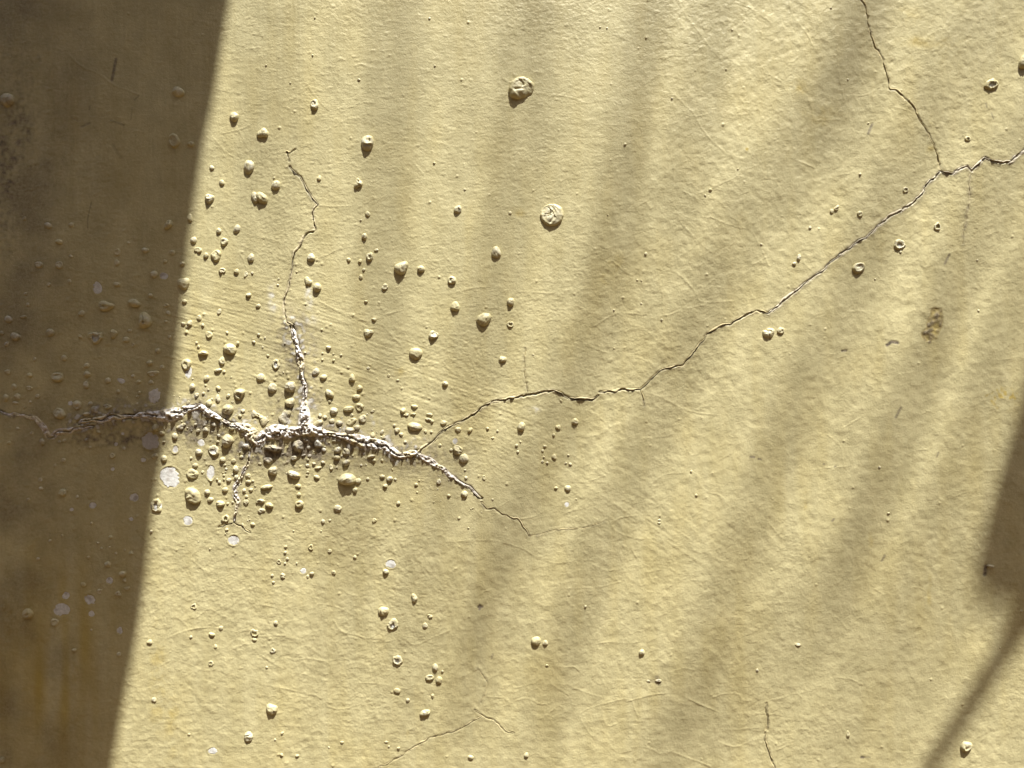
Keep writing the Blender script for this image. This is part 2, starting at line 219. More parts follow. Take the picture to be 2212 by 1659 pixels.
crack("thin crack beside the right lower edge", T(2,3,[(2200,1100),(2212,1280),(2190,1400),(2215,1500)]) + T(3,3,[(20,1560),(60,1670)]), 2.4, 0.6, 0.0, (0.6, 1.3))
crack("small upright crack above the long crack", T(2,1,[(115,1350),(105,1480),(125,1655)]) + T(2,2,[(142,80)]), 1.7, 0.4, 0.0)
crack("small crack hanging below the stepped crack", T(2,2,[(1108,50),(1135,130),(1142,190)]), 1.6, 0.4, 0.0)

# fine ridges of the paint film
RG = [(2,0,[(1435,0),(1480,110),(1560,220),(1660,350),(1710,420),(1850,500),(2000,600)],.9), (2,0,[(1280,710),(1400,830),(1550,970),(1640,1120),(1740,1240),(1850,1340),(1930,1500)],1.2),
 (2,0,[(870,300),(1100,400),(1270,510),(1400,485),(1500,490),(1650,405)],.7),(2,0,[(1370,1170),(1560,980),(1700,850),(1850,720)],.7),(2,0,[(1710,855),(1780,930),(1920,995),(2070,980)],.6),
 (2,0,[(1730,1620),(1900,1550),(1990,1480),(2100,1440)],.7),(2,0,[(450,0),(500,170),(560,330),(610,420)],.6),(2,0,[(1900,10),(2050,70),(2212,180)],.7),(2,0,[(180,800),(450,830),(640,890)],1.0),
 (2,0,[(1650,1350),(1690,1560),(1710,1640)],.6),(2,0,[(1330,1260),(1390,1420),(1390,1650)],.6),
 (2,1,[(860,590),(1020,715),(1100,665),(1260,660),(1400,690),(1500,770),(1590,880),(1640,950),(1900,945)],1.1),(2,1,[(700,1165),(900,1050),(1030,1050),(1300,1070),(1500,1010),(1660,975)],1.0),
 (2,1,[(1160,90),(1250,230),(1330,300)],.9),(2,1,[(1440,250),(1600,420),(1700,510),(1830,570)],1.1),(2,1,[(1480,0),(1600,70),(1720,220),(1920,300),(2060,340),(2150,500),(2212,640)],1.0),
 (2,1,[(650,1320),(820,1390),(1000,1400),(1200,1480),(1250,1560)],1.1),(2,1,[(1040,150),(1160,80),(1300,10)],.7),(2,1,[(1940,690),(2100,620),(2200,560)],.8),(2,1,[(1260,600),(1270,780),(1300,900),(1300,1160),(1330,1340)],.7),
 (2,1,[(1340,1350),(1500,1310),(1640,1260)],.8),(2,1,[(1560,1410),(1660,1420),(1860,1380),(1950,1430)],.8),(2,1,[(60,860),(250,870),(480,880)],1.0),(2,1,[(1130,850),(1290,865),(1300,930)],.7),(2,1,[(800,900),(870,1050),(870,1250)],.7),
 (2,1,[(1010,1190),(1040,1270),(1100,1330)],.7),(2,1,[(1130,1280),(1240,1310),(1320,1305)],.8),(2,1,[(1600,890),(1740,760),(1780,820),(1870,800),(2010,860),(2035,1030)],.7),
 (2,2,[(850,1190),(960,1150),(1100,1130)],.8),(2,2,[(850,1195),(900,1270),(1060,1330),(1250,1335)],.8),(2,2,[(0,1390),(110,1430),(200,1490),(300,1530),(430,1550),(560,1520),(700,1520)],.8),
 (2,2,[(970,390),(1010,450),(1100,468),(1260,460),(1420,430)],.8),(2,2,[(630,465),(760,430),(860,370),(940,340)],.8),(2,2,[(480,200),(690,245),(760,290),(850,370)],.9),(2,2,[(1590,730),(1620,860),(1690,930),(1800,960)],.7),
 (2,2,[(1590,730),(1730,680),(1860,620)],.8),(2,2,[(1460,470),(1530,600),(1545,750),(1300,790),(1110,960)],.7),(2,2,[(600,550),(640,800),(640,1000),(670,1170),(700,1210)],.7),(2,2,[(370,1180),(500,1100),(640,1075)],.8),
 (2,2,[(400,830),(540,815),(620,850),(800,790)],.7),(2,2,[(1200,80),(1340,140),(1450,200),(1600,250),(1800,270)],.8),(2,2,[(0,860),(40,960),(90,970),(240,920)],.8),(2,2,[(60,1170),(200,1140),(310,1075)],.7),
 (2,2,[(1035,1430),(1110,1560),(1140,1620),(1290,1600)],.9),(2,2,[(700,1560),(820,1610),(970,1590)],.8),(2,2,[(1540,1530),(1640,1480),(1710,1500),(1740,1560)],.7),(2,2,[(1210,1025),(1370,1040)],.7),
 (2,3,[(1000,1085),(1200,1030),(1400,1015),(1480,1040),(1600,1100),(1720,1150),(1860,1200),(2000,1190),(2212,1190)],1.2),(2,3,[(570,1200),(720,1130),(1000,1065),(1060,1150),(1090,1220)],1.0),
 (2,3,[(1040,1485),(1100,1480),(1190,1495),(1290,1540),(1370,1520),(1480,1560),(1560,1590),(1720,1650)],1.2),(2,3,[(1790,1435),(1880,1470),(1960,1475),(2080,1420),(2200,1400)],1.1),(2,3,[(1880,1470),(1920,1640)],.8),
 (2,3,[(580,1210),(640,1320),(720,1415)],1.0),(2,3,[(790,1345),(890,1450)],.8),(2,3,[(0,1100),(100,1060),(180,1080),(250,1115),(330,1105)],.9),(2,3,[(0,1350),(100,1290),(140,1240),(70,1100)],.9),
 (2,3,[(330,1240),(390,1330),(440,1420),(440,1480)],.8),(2,3,[(440,1420),(640,1370)],.7),(2,3,[(410,1120),(540,1230)],.8),(2,3,[(230,1215),(270,1230),(400,1120)],.9),(2,3,[(120,690),(200,710),(260,770),(440,790),(540,790),(620,860)],.9),
 (2,3,[(530,970),(620,1000),(700,1030),(780,1050)],.8),(2,3,[(720,590),(850,570),(1000,580),(1100,570)],.8),(2,3,[(850,1470),(920,1530),(1030,1515)],.8),(2,3,[(1580,900),(1620,940),(1700,975)],.7),(2,3,[(1080,745),(1260,725),(1330,770)],.8),
 (2,3,[(1370,830),(1480,800),(1580,815)],.8),(2,3,[(1740,1050),(1850,1020),(1960,1025),(2010,1080),(2180,1050)],1.0),(2,3,[(720,370),(760,420),(840,450),(870,500)],.7),(2,3,[(250,75),(310,105),(450,105),(700,100),(800,85),(930,50)],.8),
 (2,3,[(1070,0),(1130,120),(1170,170)],.8),(2,3,[(790,1120),(790,1230),(850,1300),(1060,1190)],.7),(2,3,[(1720,1310),(1900,1330),(2150,1310)],.8),(2,3,[(0,950),(40,970),(200,920),(290,880),(360,950),(490,1030)],.8),
 (3,3,[(0,1075),(100,1060),(240,1015),(290,1050)],1.0),(3,3,[(0,1195),(90,1200),(140,1220)],.9),(3,3,[(130,1270),(200,1310),(340,1330)],.9),(3,3,[(40,1520),(170,1470),(340,1390)],.9),(3,3,[(530,1200),(630,1290),(690,1370)],1.0),
 (3,3,[(640,175),(700,240),(760,360),(820,420),(830,500)],.8),(3,3,[(830,1325),(980,1335)],1.0),(3,3,[(730,1390),(820,1500),(920,1540)],.7),(3,3,[(600,880),(700,890),(820,940)],.7),(3,3,[(920,110),(1000,160)],.8),(3,3,[(520,310),(620,380),(680,460)],.7),
 (3,0,[(180,0),(200,110),(260,200),(340,300),(420,400),(620,210),(740,310)],.9),(3,0,[(440,490),(600,470),(820,420)],.8),(3,0,[(0,640),(140,720),(240,760),(340,830),(440,770)],.9),(3,0,[(600,470),(620,700),(680,920)],.7),
 (3,0,[(340,830),(380,950),(390,1030),(480,1040),(650,1040),(720,1110),(760,1140),(930,1160)],.7),(3,0,[(740,600),(800,680),(860,800),(900,980)],.8),(3,0,[(680,830),(860,815),(1010,720)],.7),(3,0,[(0,1130),(180,1115),(330,1140)],.9),
 (3,0,[(550,1525),(760,1480),(850,1350)],.7),(3,0,[(240,1385),(400,1450)],.8),(3,0,[(1050,530),(1130,460),(1250,450),(1290,490),(1450,430)],.6),(3,0,[(40,510),(200,535),(270,480)],.8),(3,0,[(0,1540),(150,1580),(210,1630)],.8),
 (3,1,[(820,430),(880,550),(930,700),(1000,770),(1090,690),(1190,800)],.6),(3,1,[(300,610),(400,710)],.7),(3,1,[(460,710),(510,770)],.8),(3,1,[(480,1120),(550,1220),(640,1370)],.6),(3,1,[(1560,480),(1640,470),(1750,450)],.5),(3,1,[(660,1035),(860,1030)],.8),(3,1,[(1210,1440),(1440,1460)],.6),
 (3,2,[(390,740),(500,725),(680,710)],.9),(3,2,[(510,440),(620,540),(650,700)],.7),(3,2,[(1100,570),(1220,620)],.8),(3,2,[(1280,570),(1380,560)],.9),(3,2,[(1730,850),(1850,760),(2000,740)],.8),(3,2,[(1280,860),(1380,990),(1470,985),(1570,1080)],.7),(3,2,[(1020,1060),(1220,1010)],.7),(3,2,[(20,1220),(110,1330)],.7),(3,2,[(640,380),(820,270)],1.0),(3,2,[(1730,1035),(1800,1010),(1890,1010)],.7),(3,2,[(1600,970),(1720,930),(1970,930)],.7),(3,2,[(1000,1340),(1100,1440)],.7),(3,2,[(230,1480),(390,1530)],.6),
 (1,3,[(500,290),(540,250),(700,280),(850,350)],.9),(1,3,[(260,710),(330,735),(440,720),(600,745),(790,730),(850,900)],.9),(1,3,[(590,935),(750,940),(850,930),(1080,940),(1180,965),(1300,980)],.9),(1,3,[(0,935),(200,970),(400,1020),(530,1050),(640,1145),(800,1150),(980,1075)],.9),
 (1,3,[(370,560),(440,510),(560,470)],.8),(1,3,[(20,530),(210,520),(370,560)],.8),(1,3,[(220,400),(320,390),(430,355)],.9),(1,3,[(660,380),(730,480),(870,520),(960,545),(1060,500)],.9),(1,3,[(0,95),(140,130),(260,175)],.9),(1,3,[(1130,570),(1270,550),(1370,600),(1540,530),(1680,470)],.8),(1,3,[(1190,345),(1280,325),(1380,345)],.8),(1,3,[(0,660),(110,740),(210,800)],.8),(1,3,[(1000,1150),(1230,1120)],.7),(1,3,[(985,1100),(1040,1180)],.7),(1,3,[(350,140),(540,210)],.8),(1,3,[(750,130),(830,170),(1000,170),(1060,220)],.7),(1,3,[(1640,880),(1760,880),(1900,810)],.7),(1,3,[(2000,900),(2100,850),(2212,830)],.7),(1,3,[(1030,60),(1140,100),(1190,210)],.7),(1,3,[(1900,180),(1960,140),(2000,130)],.8),(1,3,[(2000,1045),(2130,1055),(2170,1080)],.7),(1,3,[(0,250),(120,270),(240,310)],.8),
 (0,3,[(1600,180),(1820,115),(1920,150),(2212,105)],.9),(0,3,[(1420,540),(1640,465),(1780,450),(1880,455)],.9),(0,3,[(1530,360),(1620,440)],.8),(0,3,[(1370,790),(1480,730),(1620,760),(1760,820),(1940,820)],.9),(0,3,[(1250,250),(1430,370)],.6),(0,3,[(1240,420),(1420,540),(1420,600),(1270,630)],.7),(0,3,[(1700,360),(1800,290),(1900,340),(2050,400)],.8),(0,3,[(1250,50),(1420,120),(1550,180)],.7),(0,3,[(1950,660),(2130,590),(2212,660)],.7),
 (0,2,[(1880,1290),(1770,1350),(1700,1440),(1650,1510),(1820,1640),(2000,1590),(2212,1600)],.9),(0,2,[(1400,1560),(1530,1545),(1600,1530)],1.0),(0,2,[(1570,1310),(1740,1365)],.6),
 (1,2,[(190,1300),(300,1350),(390,1410),(320,1540)],.8),(1,2,[(860,600),(880,680),(940,740)],.7),(1,2,[(1250,680),(1270,780),(1310,930)],.8),(1,2,[(1250,1330),(1400,1300),(1540,1260)],.9),(1,2,[(1500,1170),(1620,1140),(1740,1090)],.8),(1,2,[(1600,120),(1660,200),(1710,330)],.8),(1,2,[(1650,1365),(1940,1350),(2060,1355),(2212,1390)],.8),(1,2,[(1300,1330),(1240,1280)],.7),(1,2,[(1920,510),(2080,540),(2212,620)],.7),(1,2,[(1950,690),(2080,710),(2170,760)],.8),(1,2,[(2212,990),(2090,1070)],.7),(1,2,[(1870,20),(1970,110)],.8),(1,2,[(700,860),(800,740)],.5),(1,2,[(200,1180),(420,1220),(600,1240),(780,1340),(860,1380)],.7),(1,2,[(510,1180),(530,1080)],1.0),(1,2,[(430,1320),(500,1180)],.7),(1,2,[(1880,1060),(1940,1140),(1980,1150)],.9),
 (1,1,[(550,115),(700,125),(860,120),(960,145),(1040,165)],1.0),(1,1,[(690,90),(720,170)],.8),(1,1,[(515,565),(590,555),(680,505)],1.2),(1,1,[(330,600),(440,650),(600,720)],1.0),(1,1,[(80,390),(200,430),(310,500)],.7),(1,1,[(100,630),(200,700)],.7),(1,1,[(1280,450),(1340,485),(1500,480)],.8),(1,1,[(1500,460),(1680,430),(1770,380)],.7),(1,1,[(1620,540),(1710,640),(1690,670)],.8),(1,1,[(1100,1065),(1290,1015),(1510,1005)],1.0),(1,1,[(1730,865),(1900,825),(2110,820)],.8),(1,1,[(1130,1190),(1240,1310),(1340,1370)],.8),(1,1,[(1700,1270),(1790,1290),(1850,1340)],.8),(1,1,[(1920,1390),(2010,1390),(2140,1640)],.7),(1,1,[(540,940),(760,1060),(960,1170)],1.0),(1,1,[(190,580),(250,540),(320,520)],.7),(1,1,[(1810,1370),(1880,1500),(1930,1650)],.6),(1,1,[(1260,1650),(1430,1570)],.7),(1,1,[(850,390),(830,340)],.7),(1,1,[(1280,140),(1320,130),(1360,150),(1420,180)],1.0),(1,1,[(2080,850),(2120,1150)],.5),
 (1,0,[(700,940),(830,920),(900,880)],1.0),(1,0,[(940,885),(1010,885)],1.2),(1,0,[(430,720),(560,890),(650,970)],.7),(1,0,[(1160,1130),(1260,1150),(1480,1200),(1630,1240)],1.1),(1,0,[(1360,1400),(1440,1500)],.8),(1,0,[(0,1010),(120,1100),(200,1190)],.7),(1,0,[(1050,170),(1300,190),(1480,210)],.7),
 (0,0,[(1930,1150),(2060,1120),(2160,1080)],.7),(0,0,[(1830,1180),(1960,1320),(2060,1370)],.8),(0,0,[(1760,1460),(1880,1530),(2030,1590)],.8),(0,0,[(1870,770),(2000,800)],.8),(0,0,[(2060,1120),(2130,1250),(2212,1340)],.6),
 (0,0,[(590,470),(700,570),(860,640),(980,730),(1200,820)],1.6),(0,1,[(1830,190),(1960,340),(2100,580),(2140,700)],1.1),(0,1,[(1700,720),(1850,660)],.6),(0,1,[(1640,940),(2212,1060)],.6),(0,1,[(1900,900),(2100,760)],.6)]
STREAK = [(830,880,920,980),(0,0,0,0)]

# ------------------------------------------------------------------ height field of the wall
STEP = 0.0008
x0, x1, z0, z1 = -0.58, 0.58, -0.44, 0.44
nx = int(round((x1 - x0) / STEP)) + 1; nzc = int(round((z1 - z0) / STEP)) + 1
gx = np.linspace(x0, x1, nx); gz = np.linspace(z0, z1, nzc)
GX, GZ = np.meshgrid(gx, gz)                   # shape (nzc, nx)
PX = GX / K + 1106; PY = -GZ / K + 829.5
def field(sx, sy, ang, seed):
    """noise smoothed by sx, sy millimetres, turned by ang degrees (down to the right)"""
    r = np.random.default_rng(seed); a = r.standard_normal(GX.shape)
    fx = np.fft.rfftfreq(nx, STEP * 1000)[None, :]; fz = np.fft.fftfreq(nzc, STEP * 1000)[:, None]
    c, s = math.cos(math.radians(-ang)), math.sin(math.radians(-ang))
    u = fx * c + fz * s; v = -fx * s + fz * c
    g = np.exp(-2 * (np.pi ** 2) * ((u * sx) ** 2 + (v * sy) ** 2))
    b = np.fft.irfft2(np.fft.rfft2(a) * g, s=GX.shape); return b / b.std()
m1 = sstep(-.6, .9, field(45, 45, 0, 21)); m2 = sstep(-.5, .8, field(35, 35, 0, 22))
right = sstep(1050, 1500, PX + 0.35 * (PY - 600)); low = sstep(950, 1250, PY)
dim = np.clip(np.maximum(right, low), 0, 1)
H = 1.1 * field(80, 80, 0, 1) + 0.22 * field(26, 26, 0, 2)
H += (0.035 + 0.058 * dim) * field(2.1, 2.1, 0, 3) + (0.022 + 0.026 * dim * m1) * field(1.25, 1.2, 0, 4)
gritm = 0.35 + 0.9 * m2 * (1 - 0.5 * right)
H += 0.048 * gritm * field(0.75, 0.65, 0, 5) + 0.028 * (1 - .75 * dim) * field(2.4, .6, 0, 12)
flk = field(1.5, .9, 8, 6); H += (0.07 + .07 * m1) * (1 - .65 * right) * np.clip(flk - .9, 0, 1.5)
# brush strokes
b1 = np.exp(-(((PX - 760) / 420) ** 2) - ((PY - 760) - 0.32 * (PX - 700)) ** 2 / 120 ** 2)
b2 = np.exp(-(((PX - 1330) / 300) ** 2) - ((PY - 1090) - 0.55 * (PX - 1330)) ** 2 / 90 ** 2)
b3 = sstep(1380, 1560, PY) * sstep(1750, 1300, PX); b4 = sstep(950, 600, PX) * sstep(800, 400, PY)
b5 = np.exp(-(((PX - 480) / 250) ** 2) - ((PY - 700) / 110) ** 2)
H += 0.085 * b1 * field(16, .6, 20, 31) + 0.055 * b2 * field(16, .6, 33, 32) + 0.024 * b3 * field(18, .6, 2, 33)
H += 0.04 * b4 * field(.8, 22, 0, 34) + 0.085 * b5 * field(14, .6, 14, 35)
# craquelure: swollen edges of warped cells
def crackle(cell, seed, wx, wz):
    r = np.random.default_rng(seed); u = (GX * 1000 + wx) / cell + 50; v = (GZ * 1000 + wz) / cell + 50
    iu = np.floor(u).astype(int); iv = np.floor(v).astype(int); J = r.random((120, 120, 2))
    d1 = np.full(u.shape, 9.0); d2 = np.full(u.shape, 9.0)
    for du in (-1, 0, 1):
        for dv in (-1, 0, 1):
            q = J[iu + du, iv + dv]; d = np.hypot(iu + du + q[..., 0] - u, iv + dv + q[..., 1] - v)
            d2 = np.minimum(d2, np.maximum(d1, d)); d1 = np.minimum(d1, d)
    return (d2 - d1) * cell * 0.6
wa = 6 * field(9, 9, 0, 41); wb = 6 * field(9, 9, 0, 42)
ck = crackle(21, 51, wa, wb); kill = sstep(0.15, 0.9, field(7, 7, 0, 43))
H += (0.05 + 0.055 * dim) * kill * np.exp(-(ck / 0.75) ** 2)
ck = crackle(9, 52, wb * .5, wa * .5); kill = sstep(0.5, 1.2, field(5, 5, 0, 44))
H += (0.03 + 0.055 * dim) * kill * np.exp(-(ck / 0.6) ** 2)

def stroke(pts, margin):
    """distance in mm to a polyline near it: yields (window, distance)"""
    P = np.array([(X(a), Z(b)) for a, b in pts]) * 1000; m = margin
    ax, bx = P[:, 0].min() - m, P[:, 0].max() + m; az, bz = P[:, 1].min() - m, P[:, 1].max() + m
    i0 = max(0, int((ax / 1000 - x0) / STEP)); i1 = min(nx, int((bx / 1000 - x0) / STEP) + 2)
    j0 = max(0, int((az / 1000 - z0) / STEP)); j1 = min(nzc, int((bz / 1000 - z0) / STEP) + 2)
    w = (slice(j0, j1), slice(i0, i1)); gx_ = GX[w] * 1000; gz_ = GZ[w] * 1000; D = np.full(gx_.shape, 1e3)
    for a, b in zip(P[:-1], P[1:]):
        d = b - a; L2 = max(d @ d, 1e-6); t = np.clip(((gx_ - a[0]) * d[0] + (gz_ - a[1]) * d[1]) / L2, 0, 1)
        D = np.minimum(D, np.hypot(gx_ - a[0] - t * d[0], gz_ - a[1] - t * d[1]))
    return w, D
def refine(pts, step=7.0, jit=1.3, seed=0):
    r = np.random.default_rng(seed); P = np.array(pts, float); out = [P[0]]
    for a, b in zip(P[:-1], P[1:]):
        L = np.hypot(*(b - a)); n = max(1, int(L / step)); nrm = np.array([-(b - a)[1], (b - a)[0]]) / max(L, 1e-6)
        for k in range(1, n + 1):
            p = a + (b - a) * k / n
            if k < n: p = p + nrm * r.normal() * jit
            out.append(p)
    return np.array(out)
def smoothpts(pts, n=6):
    P = np.array(pts, float); P = np.vstack([2 * P[0] - P[1], P, 2 * P[-1] - P[-2]]); out = []
    for k in range(1, len(P) - 2):
        for t in np.linspace(0, 1, n, endpoint=False):
            out.append(0.5 * (2 * P[k] + (P[k + 1] - P[k - 1]) * t + (2 * P[k - 1] - 5 * P[k] + 4 * P[k + 1] - P[k + 2]) * t ** 2 + (3 * P[k] - P[k - 1] - 3 * P[k + 1] + P[k + 2]) * t ** 3))
    out.append(P[-2]); return np.array(out)
rw = 0.75 + 0.35 * field(6, 6, 0, 45)
for n, (i, j, pts, s) in enumerate(RG):
    w, D = stroke(smoothpts(T(i, j, pts), 5), 4)
    H[w] = H[w] + 0.24 * s * np.clip(rw[w], 0.15, 1.6) * np.exp(-(D / (0.55 + .12 * s)) ** 2)

# wear masks; dark round wide cracks is grime plus painted shade
GR = np.zeros_like(H); OC = np.zeros_like(H); WH = np.zeros_like(H)
n4 = field(4, 4, 0, 61); n1 = field(1.2, 1.2, 0, 62); n12 = field(14, 14, 0, 63); nst = field(3.5, 30, 0, 64)
for lab, pts, w_, h_, salt, tp in CR:
    big = w_ > 6
    w, D = stroke(pts, 38 if big else 9)
    if big:
        H[w] = np.maximum(H[w], H[w] + 0.9 * np.exp(-(D / 9.0) ** 2)) + (1.5 * salt) * np.exp(-(D / 20.0) ** 2) + 0.10 * np.exp(-(D / 16) ** 2) * n1[w]
        g = np.exp(-(D / (8.5 + 3.0 * n4[w])) ** 2) * salt
        GR[w] = np.maximum(GR[w], np.clip(g * (0.75 + 0.5 * n1[w]), 0, 0.9)); GR[w] = np.maximum(GR[w], np.clip(.48 * salt * np.exp(-(D / 21) ** 2) * (1 + .35 * n1[w] + .25 * n4[w]), 0, .75))  # grime halo, deepened to stand for relief shade beside the crack
        WH[w] = np.maximum(WH[w], np.clip(salt * np.exp(-(D / 9) ** 2) * (n1[w] * 1.0 - .75), 0, .55))
        OC[w] = np.maximum(OC[w], 0.10 * np.exp(-(D / 30) ** 2))
    else:
        H[w] += 0.25 * h_ * np.exp(-(D / 3.2) ** 2) + 0.05 * np.exp(-(D / 5) ** 2) * n1[w]
        GR[w] = np.maximum(GR[w], np.clip(np.exp(-(D / (1.6 + 2.4 * salt)) ** 2) * (0.22 + .45 * salt + 0.2 * n1[w]), 0, 0.75))
for cx, cy, ax, ay, am in [(630,972,200,46,.62),(615,890,75,65,.28),(880,985,120,30,.45),(430,932,95,32,.5),(700,905,120,40,.25),(250,945,150,24,.55),(130,930,120,60,.2),(400,925,70,24,.5),(0,330,85,260,.42),(575,972,85,30,1.1),(640,968,95,32,1.05),(700,968,60,26,.9),(420,915,60,16,.8),(760,978,60,22,.75),(450,930,85,20,.6),(480,905,80,22,.3),(630,900,30,50,.4),(640,850,40,40,.35),(330,912,80,16,.6),(385,900,40,26,.5),(700,925,90,30,.3),
                           (960,1030,55,30,.3),(640,1000,120,25,.3),(900,1000,60,22,.3),(330,950,26,34,.5),(660,790,30,60,.25)]:
    e = np.exp(-((PX - cx) / ax) ** 2 - ((PY - cy) / ay) ** 2)
    GR = np.maximum(GR, np.clip(am * e * (0.95 + 0.22 * n4 + 0.45 * n1), 0, .92))  # grime blobs; those below the main crack also carry painted shade
for cx, cy, ax, ay, am in [(2185,850,70,18,.0),(2010,90,60,12,.3),(1720,190,22,20,.35),(1960,35,30,22,.2),(1770,250,40,30,.2),(340,1465,18,100,.35),(370,1560,20,90,.2),(1120,460,14,10,.3),(1330,570,20,25,.25),(1310,600,20,30,.2),
                           (20,1380,20,130,.4),(60,1500,22,110,.35),(165,1500,16,130,.25),(2010,320,8,8,.4),(2010,262,5,5,.6),(860,800,11,10,.45),(1612,323,3,3,.9),(880,1588,4,8,.4),(1880,1170,6,30,.35),(1740,1080,5,30,.3),(2006,1275,5,34,.35)]:
    e = np.exp(-((PX - cx) / ax) ** 2 - ((PY - cy) / ay) ** 2)
    OC = np.maximum(OC, np.clip(am * e * (0.9 + 0.5 * n4 + .3 * n1), 0, .9))
e = np.exp(-((PX - 2165) / 30) ** 2 - ((PY - 860) / 16) ** 2); OC = np.maximum(OC, np.clip(e * (n1 * 1.3 - .2), 0, .8))
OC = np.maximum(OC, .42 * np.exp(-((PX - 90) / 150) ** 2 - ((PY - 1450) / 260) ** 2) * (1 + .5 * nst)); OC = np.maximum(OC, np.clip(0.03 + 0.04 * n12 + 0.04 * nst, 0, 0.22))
for cx, cy, ax, ay, am in [(668,640,7,22,.6),(588,640,9,22,.45),(590,665,7,8,.4),(672,690,10,7,.4),(810,905,7,12,.6),(1155,885,9,6,.6),(665,905,14,20,.3)]:
    e = np.exp(-((PX - cx) / ax) ** 2 - ((PY - cy) / ay) ** 2)
    WH = np.maximum(WH, np.clip(am * e * (0.9 + 0.6 * n1), 0, .8))
# mottled darker tone towards the left margin
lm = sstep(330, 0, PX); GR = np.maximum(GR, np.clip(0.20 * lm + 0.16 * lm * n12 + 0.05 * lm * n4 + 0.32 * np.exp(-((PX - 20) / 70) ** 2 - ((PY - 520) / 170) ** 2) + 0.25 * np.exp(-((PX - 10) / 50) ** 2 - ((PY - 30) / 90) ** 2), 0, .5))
# brown specks, grey scratches, small holes with shade painted in
for pts, wd, am in [(T(0,0,[(1000,510),(985,590),(965,690)]),1.6,.75),(T(0,0,[(610,1010),(670,1045)]),1.0,.5),(T(0,0,[(700,1090),(770,1060)]),1.3,.5),(T(0,0,[(955,1040),(1070,1080)]),1.0,.5),(T(0,0,[(1140,930),(1130,1030)]),.7,.35),
                    (T(0,0,[(0,455),(90,470),(120,520)]),1.0,.4),(T(0,0,[(325,480),(345,520)]),2.0,.4),(T(0,0,[(770,915),(770,940)]),1.2,.5),(T(0,0,[(1160,865),(1200,825)]),.8,.4),(T(0,1,[(785,90),(755,230),(755,310)]),.7,.5),(T(0,0,[(970,1250),(1000,1300),(1040,1360)]),1.8,.25),
                    (T(3,0,[(900,1075),(865,1155)]),1.3,.7),(T(3,1,[(1565,540),(1525,620)]),1.3,.65),(T(3,2,[(1140,205),(1095,290)]),1.3,.6),(T(3,2,[(1465,590),(1450,625)]),.9,.6),(T(3,2,[(1005,1480),(980,1525)]),1.2,.6),(T(3,0,[(1875,895),(1885,930)]),.7,.6),
                    (T(3,0,[(1925,980),(1945,1030)]),.7,.6),(T(1,3,[(2045,680),(2035,715)]),1.0,.5),(T(3,2,[(475,690),(485,692)]),.8,.7),(T(3,2,[(570,712),(582,710)]),.8,.7),(T(3,2,[(550,1180),(565,1165)]),1.1,.7),(T(3,1,[(630,1375),(665,1372)]),1.2,.85),(T(1,3,[(1925,270),(1950,268)]),1.6,.95),(T(1,3,[(1935,255),(1930,290)]),1.3,.95),
                    (T(3,1,[(1020,1325),(1060,1295),(1110,1305)]),1.7,.95),(T(3,3,[(810,1572),(830,1572)]),1.3,.95),(T(3,3,[(845,1572),(890,1570)]),.6,.6),(T(2,3,[(1180,910),(1270,915)]),1.6,.4),(T(2,2,[(2060,628),(2090,632)]),1.2,.8),(T(2,2,[(2125,645),(2150,652)]),.9,.8),(T(2,3,[(1255,880),(1270,930)]),2.6,.55),(T(3,2,[(1870,1570),(1862,1640)]),2.0,.9)]:
    w, D = stroke(pts, 5); GR[w] = np.maximum(GR[w], am * np.exp(-(D / wd) ** 4)); H[w] -= (0.35 if am > .8 else 0.08) * np.exp(-(D / wd) ** 4)
# crumbled grey patch near the right edge
w, D = stroke(T(3,1,[(1420,1060),(1425,1120),(1400,1200),(1360,1250),(1395,1290)]), 14)
ed = sstep(1.2, -1.2, D - 6.5 - 2.2 * n4[w] - .6 * n1[w]); GR[w] = np.maximum(GR[w], ed * np.clip(0.45 + 0.2 * n1[w], 0, .8)); OC[w] = np.maximum(OC[w], ed * .6); H[w] += ed * (0.25 * n1[w] - 0.35)
# random pimples
for k in range(520):
    if k < 260: cx, cy = rng.uniform(0, 2212), rng.uniform(0, 1659)
    elif k < 400: cx, cy = rng.normal(560, 170), rng.normal(950, 110)
    else: cx, cy = rng.normal(620, 200), rng.normal(800, 150)
    r_ = rng.uniform(.6, 1.3) * (1 if k < 260 else 1.15); hh = r_ * rng.uniform(.3, .55); xm, zm = X(cx) * 1000, Z(cy) * 1000
    i = int((xm / 1000 - x0) / STEP); j = int((zm / 1000 - z0) / STEP)
    if not (6 < i < nx - 6 and 6 < j < nzc - 6): continue
    w = (slice(j - 5, j + 6), slice(i - 5, i + 6)); D = np.hypot(GX[w] * 1000 - xm, GZ[w] * 1000 - zm)
    H[w] += hh * np.exp(-(D / r_) ** 4)
# bare patches: no paint texture inside, a lifted paint rim round them
for cx, cz, rx, rz, rot, kd in BL:
    if kd != 'b': continue
    R_ = max(rx, rz) * 1.5 + .003; i0 = max(0, int((cx - R_ - x0) / STEP)); i1 = min(nx, int((cx + R_ - x0) / STEP)); j0 = max(0, int((cz - R_ - z0) / STEP)); j1 = min(nzc, int((cz + R_ - z0) / STEP))
    if i1 <= i0 or j1 <= j0: continue
    w = (slice(j0, j1), slice(i0, i1)); dx, dz = GX[w] - cx, GZ[w] - cz; c, s = math.cos(rot), math.sin(rot)
    q = np.hypot((dx * c + dz * s) / rx, (-dx * s + dz * c) / rz); rm = (rx + rz) / 2 * 1000
    base = H[w].mean(); ins = sstep(1.15, 0.95, q); H[w] = H[w] * (1 - ins) + (base - 0.2) * ins
    H[w] += (0.36 + 0.16 * n4[w]) * np.exp(-(((q - 1.10) * rm) / 0.7) ** 2)
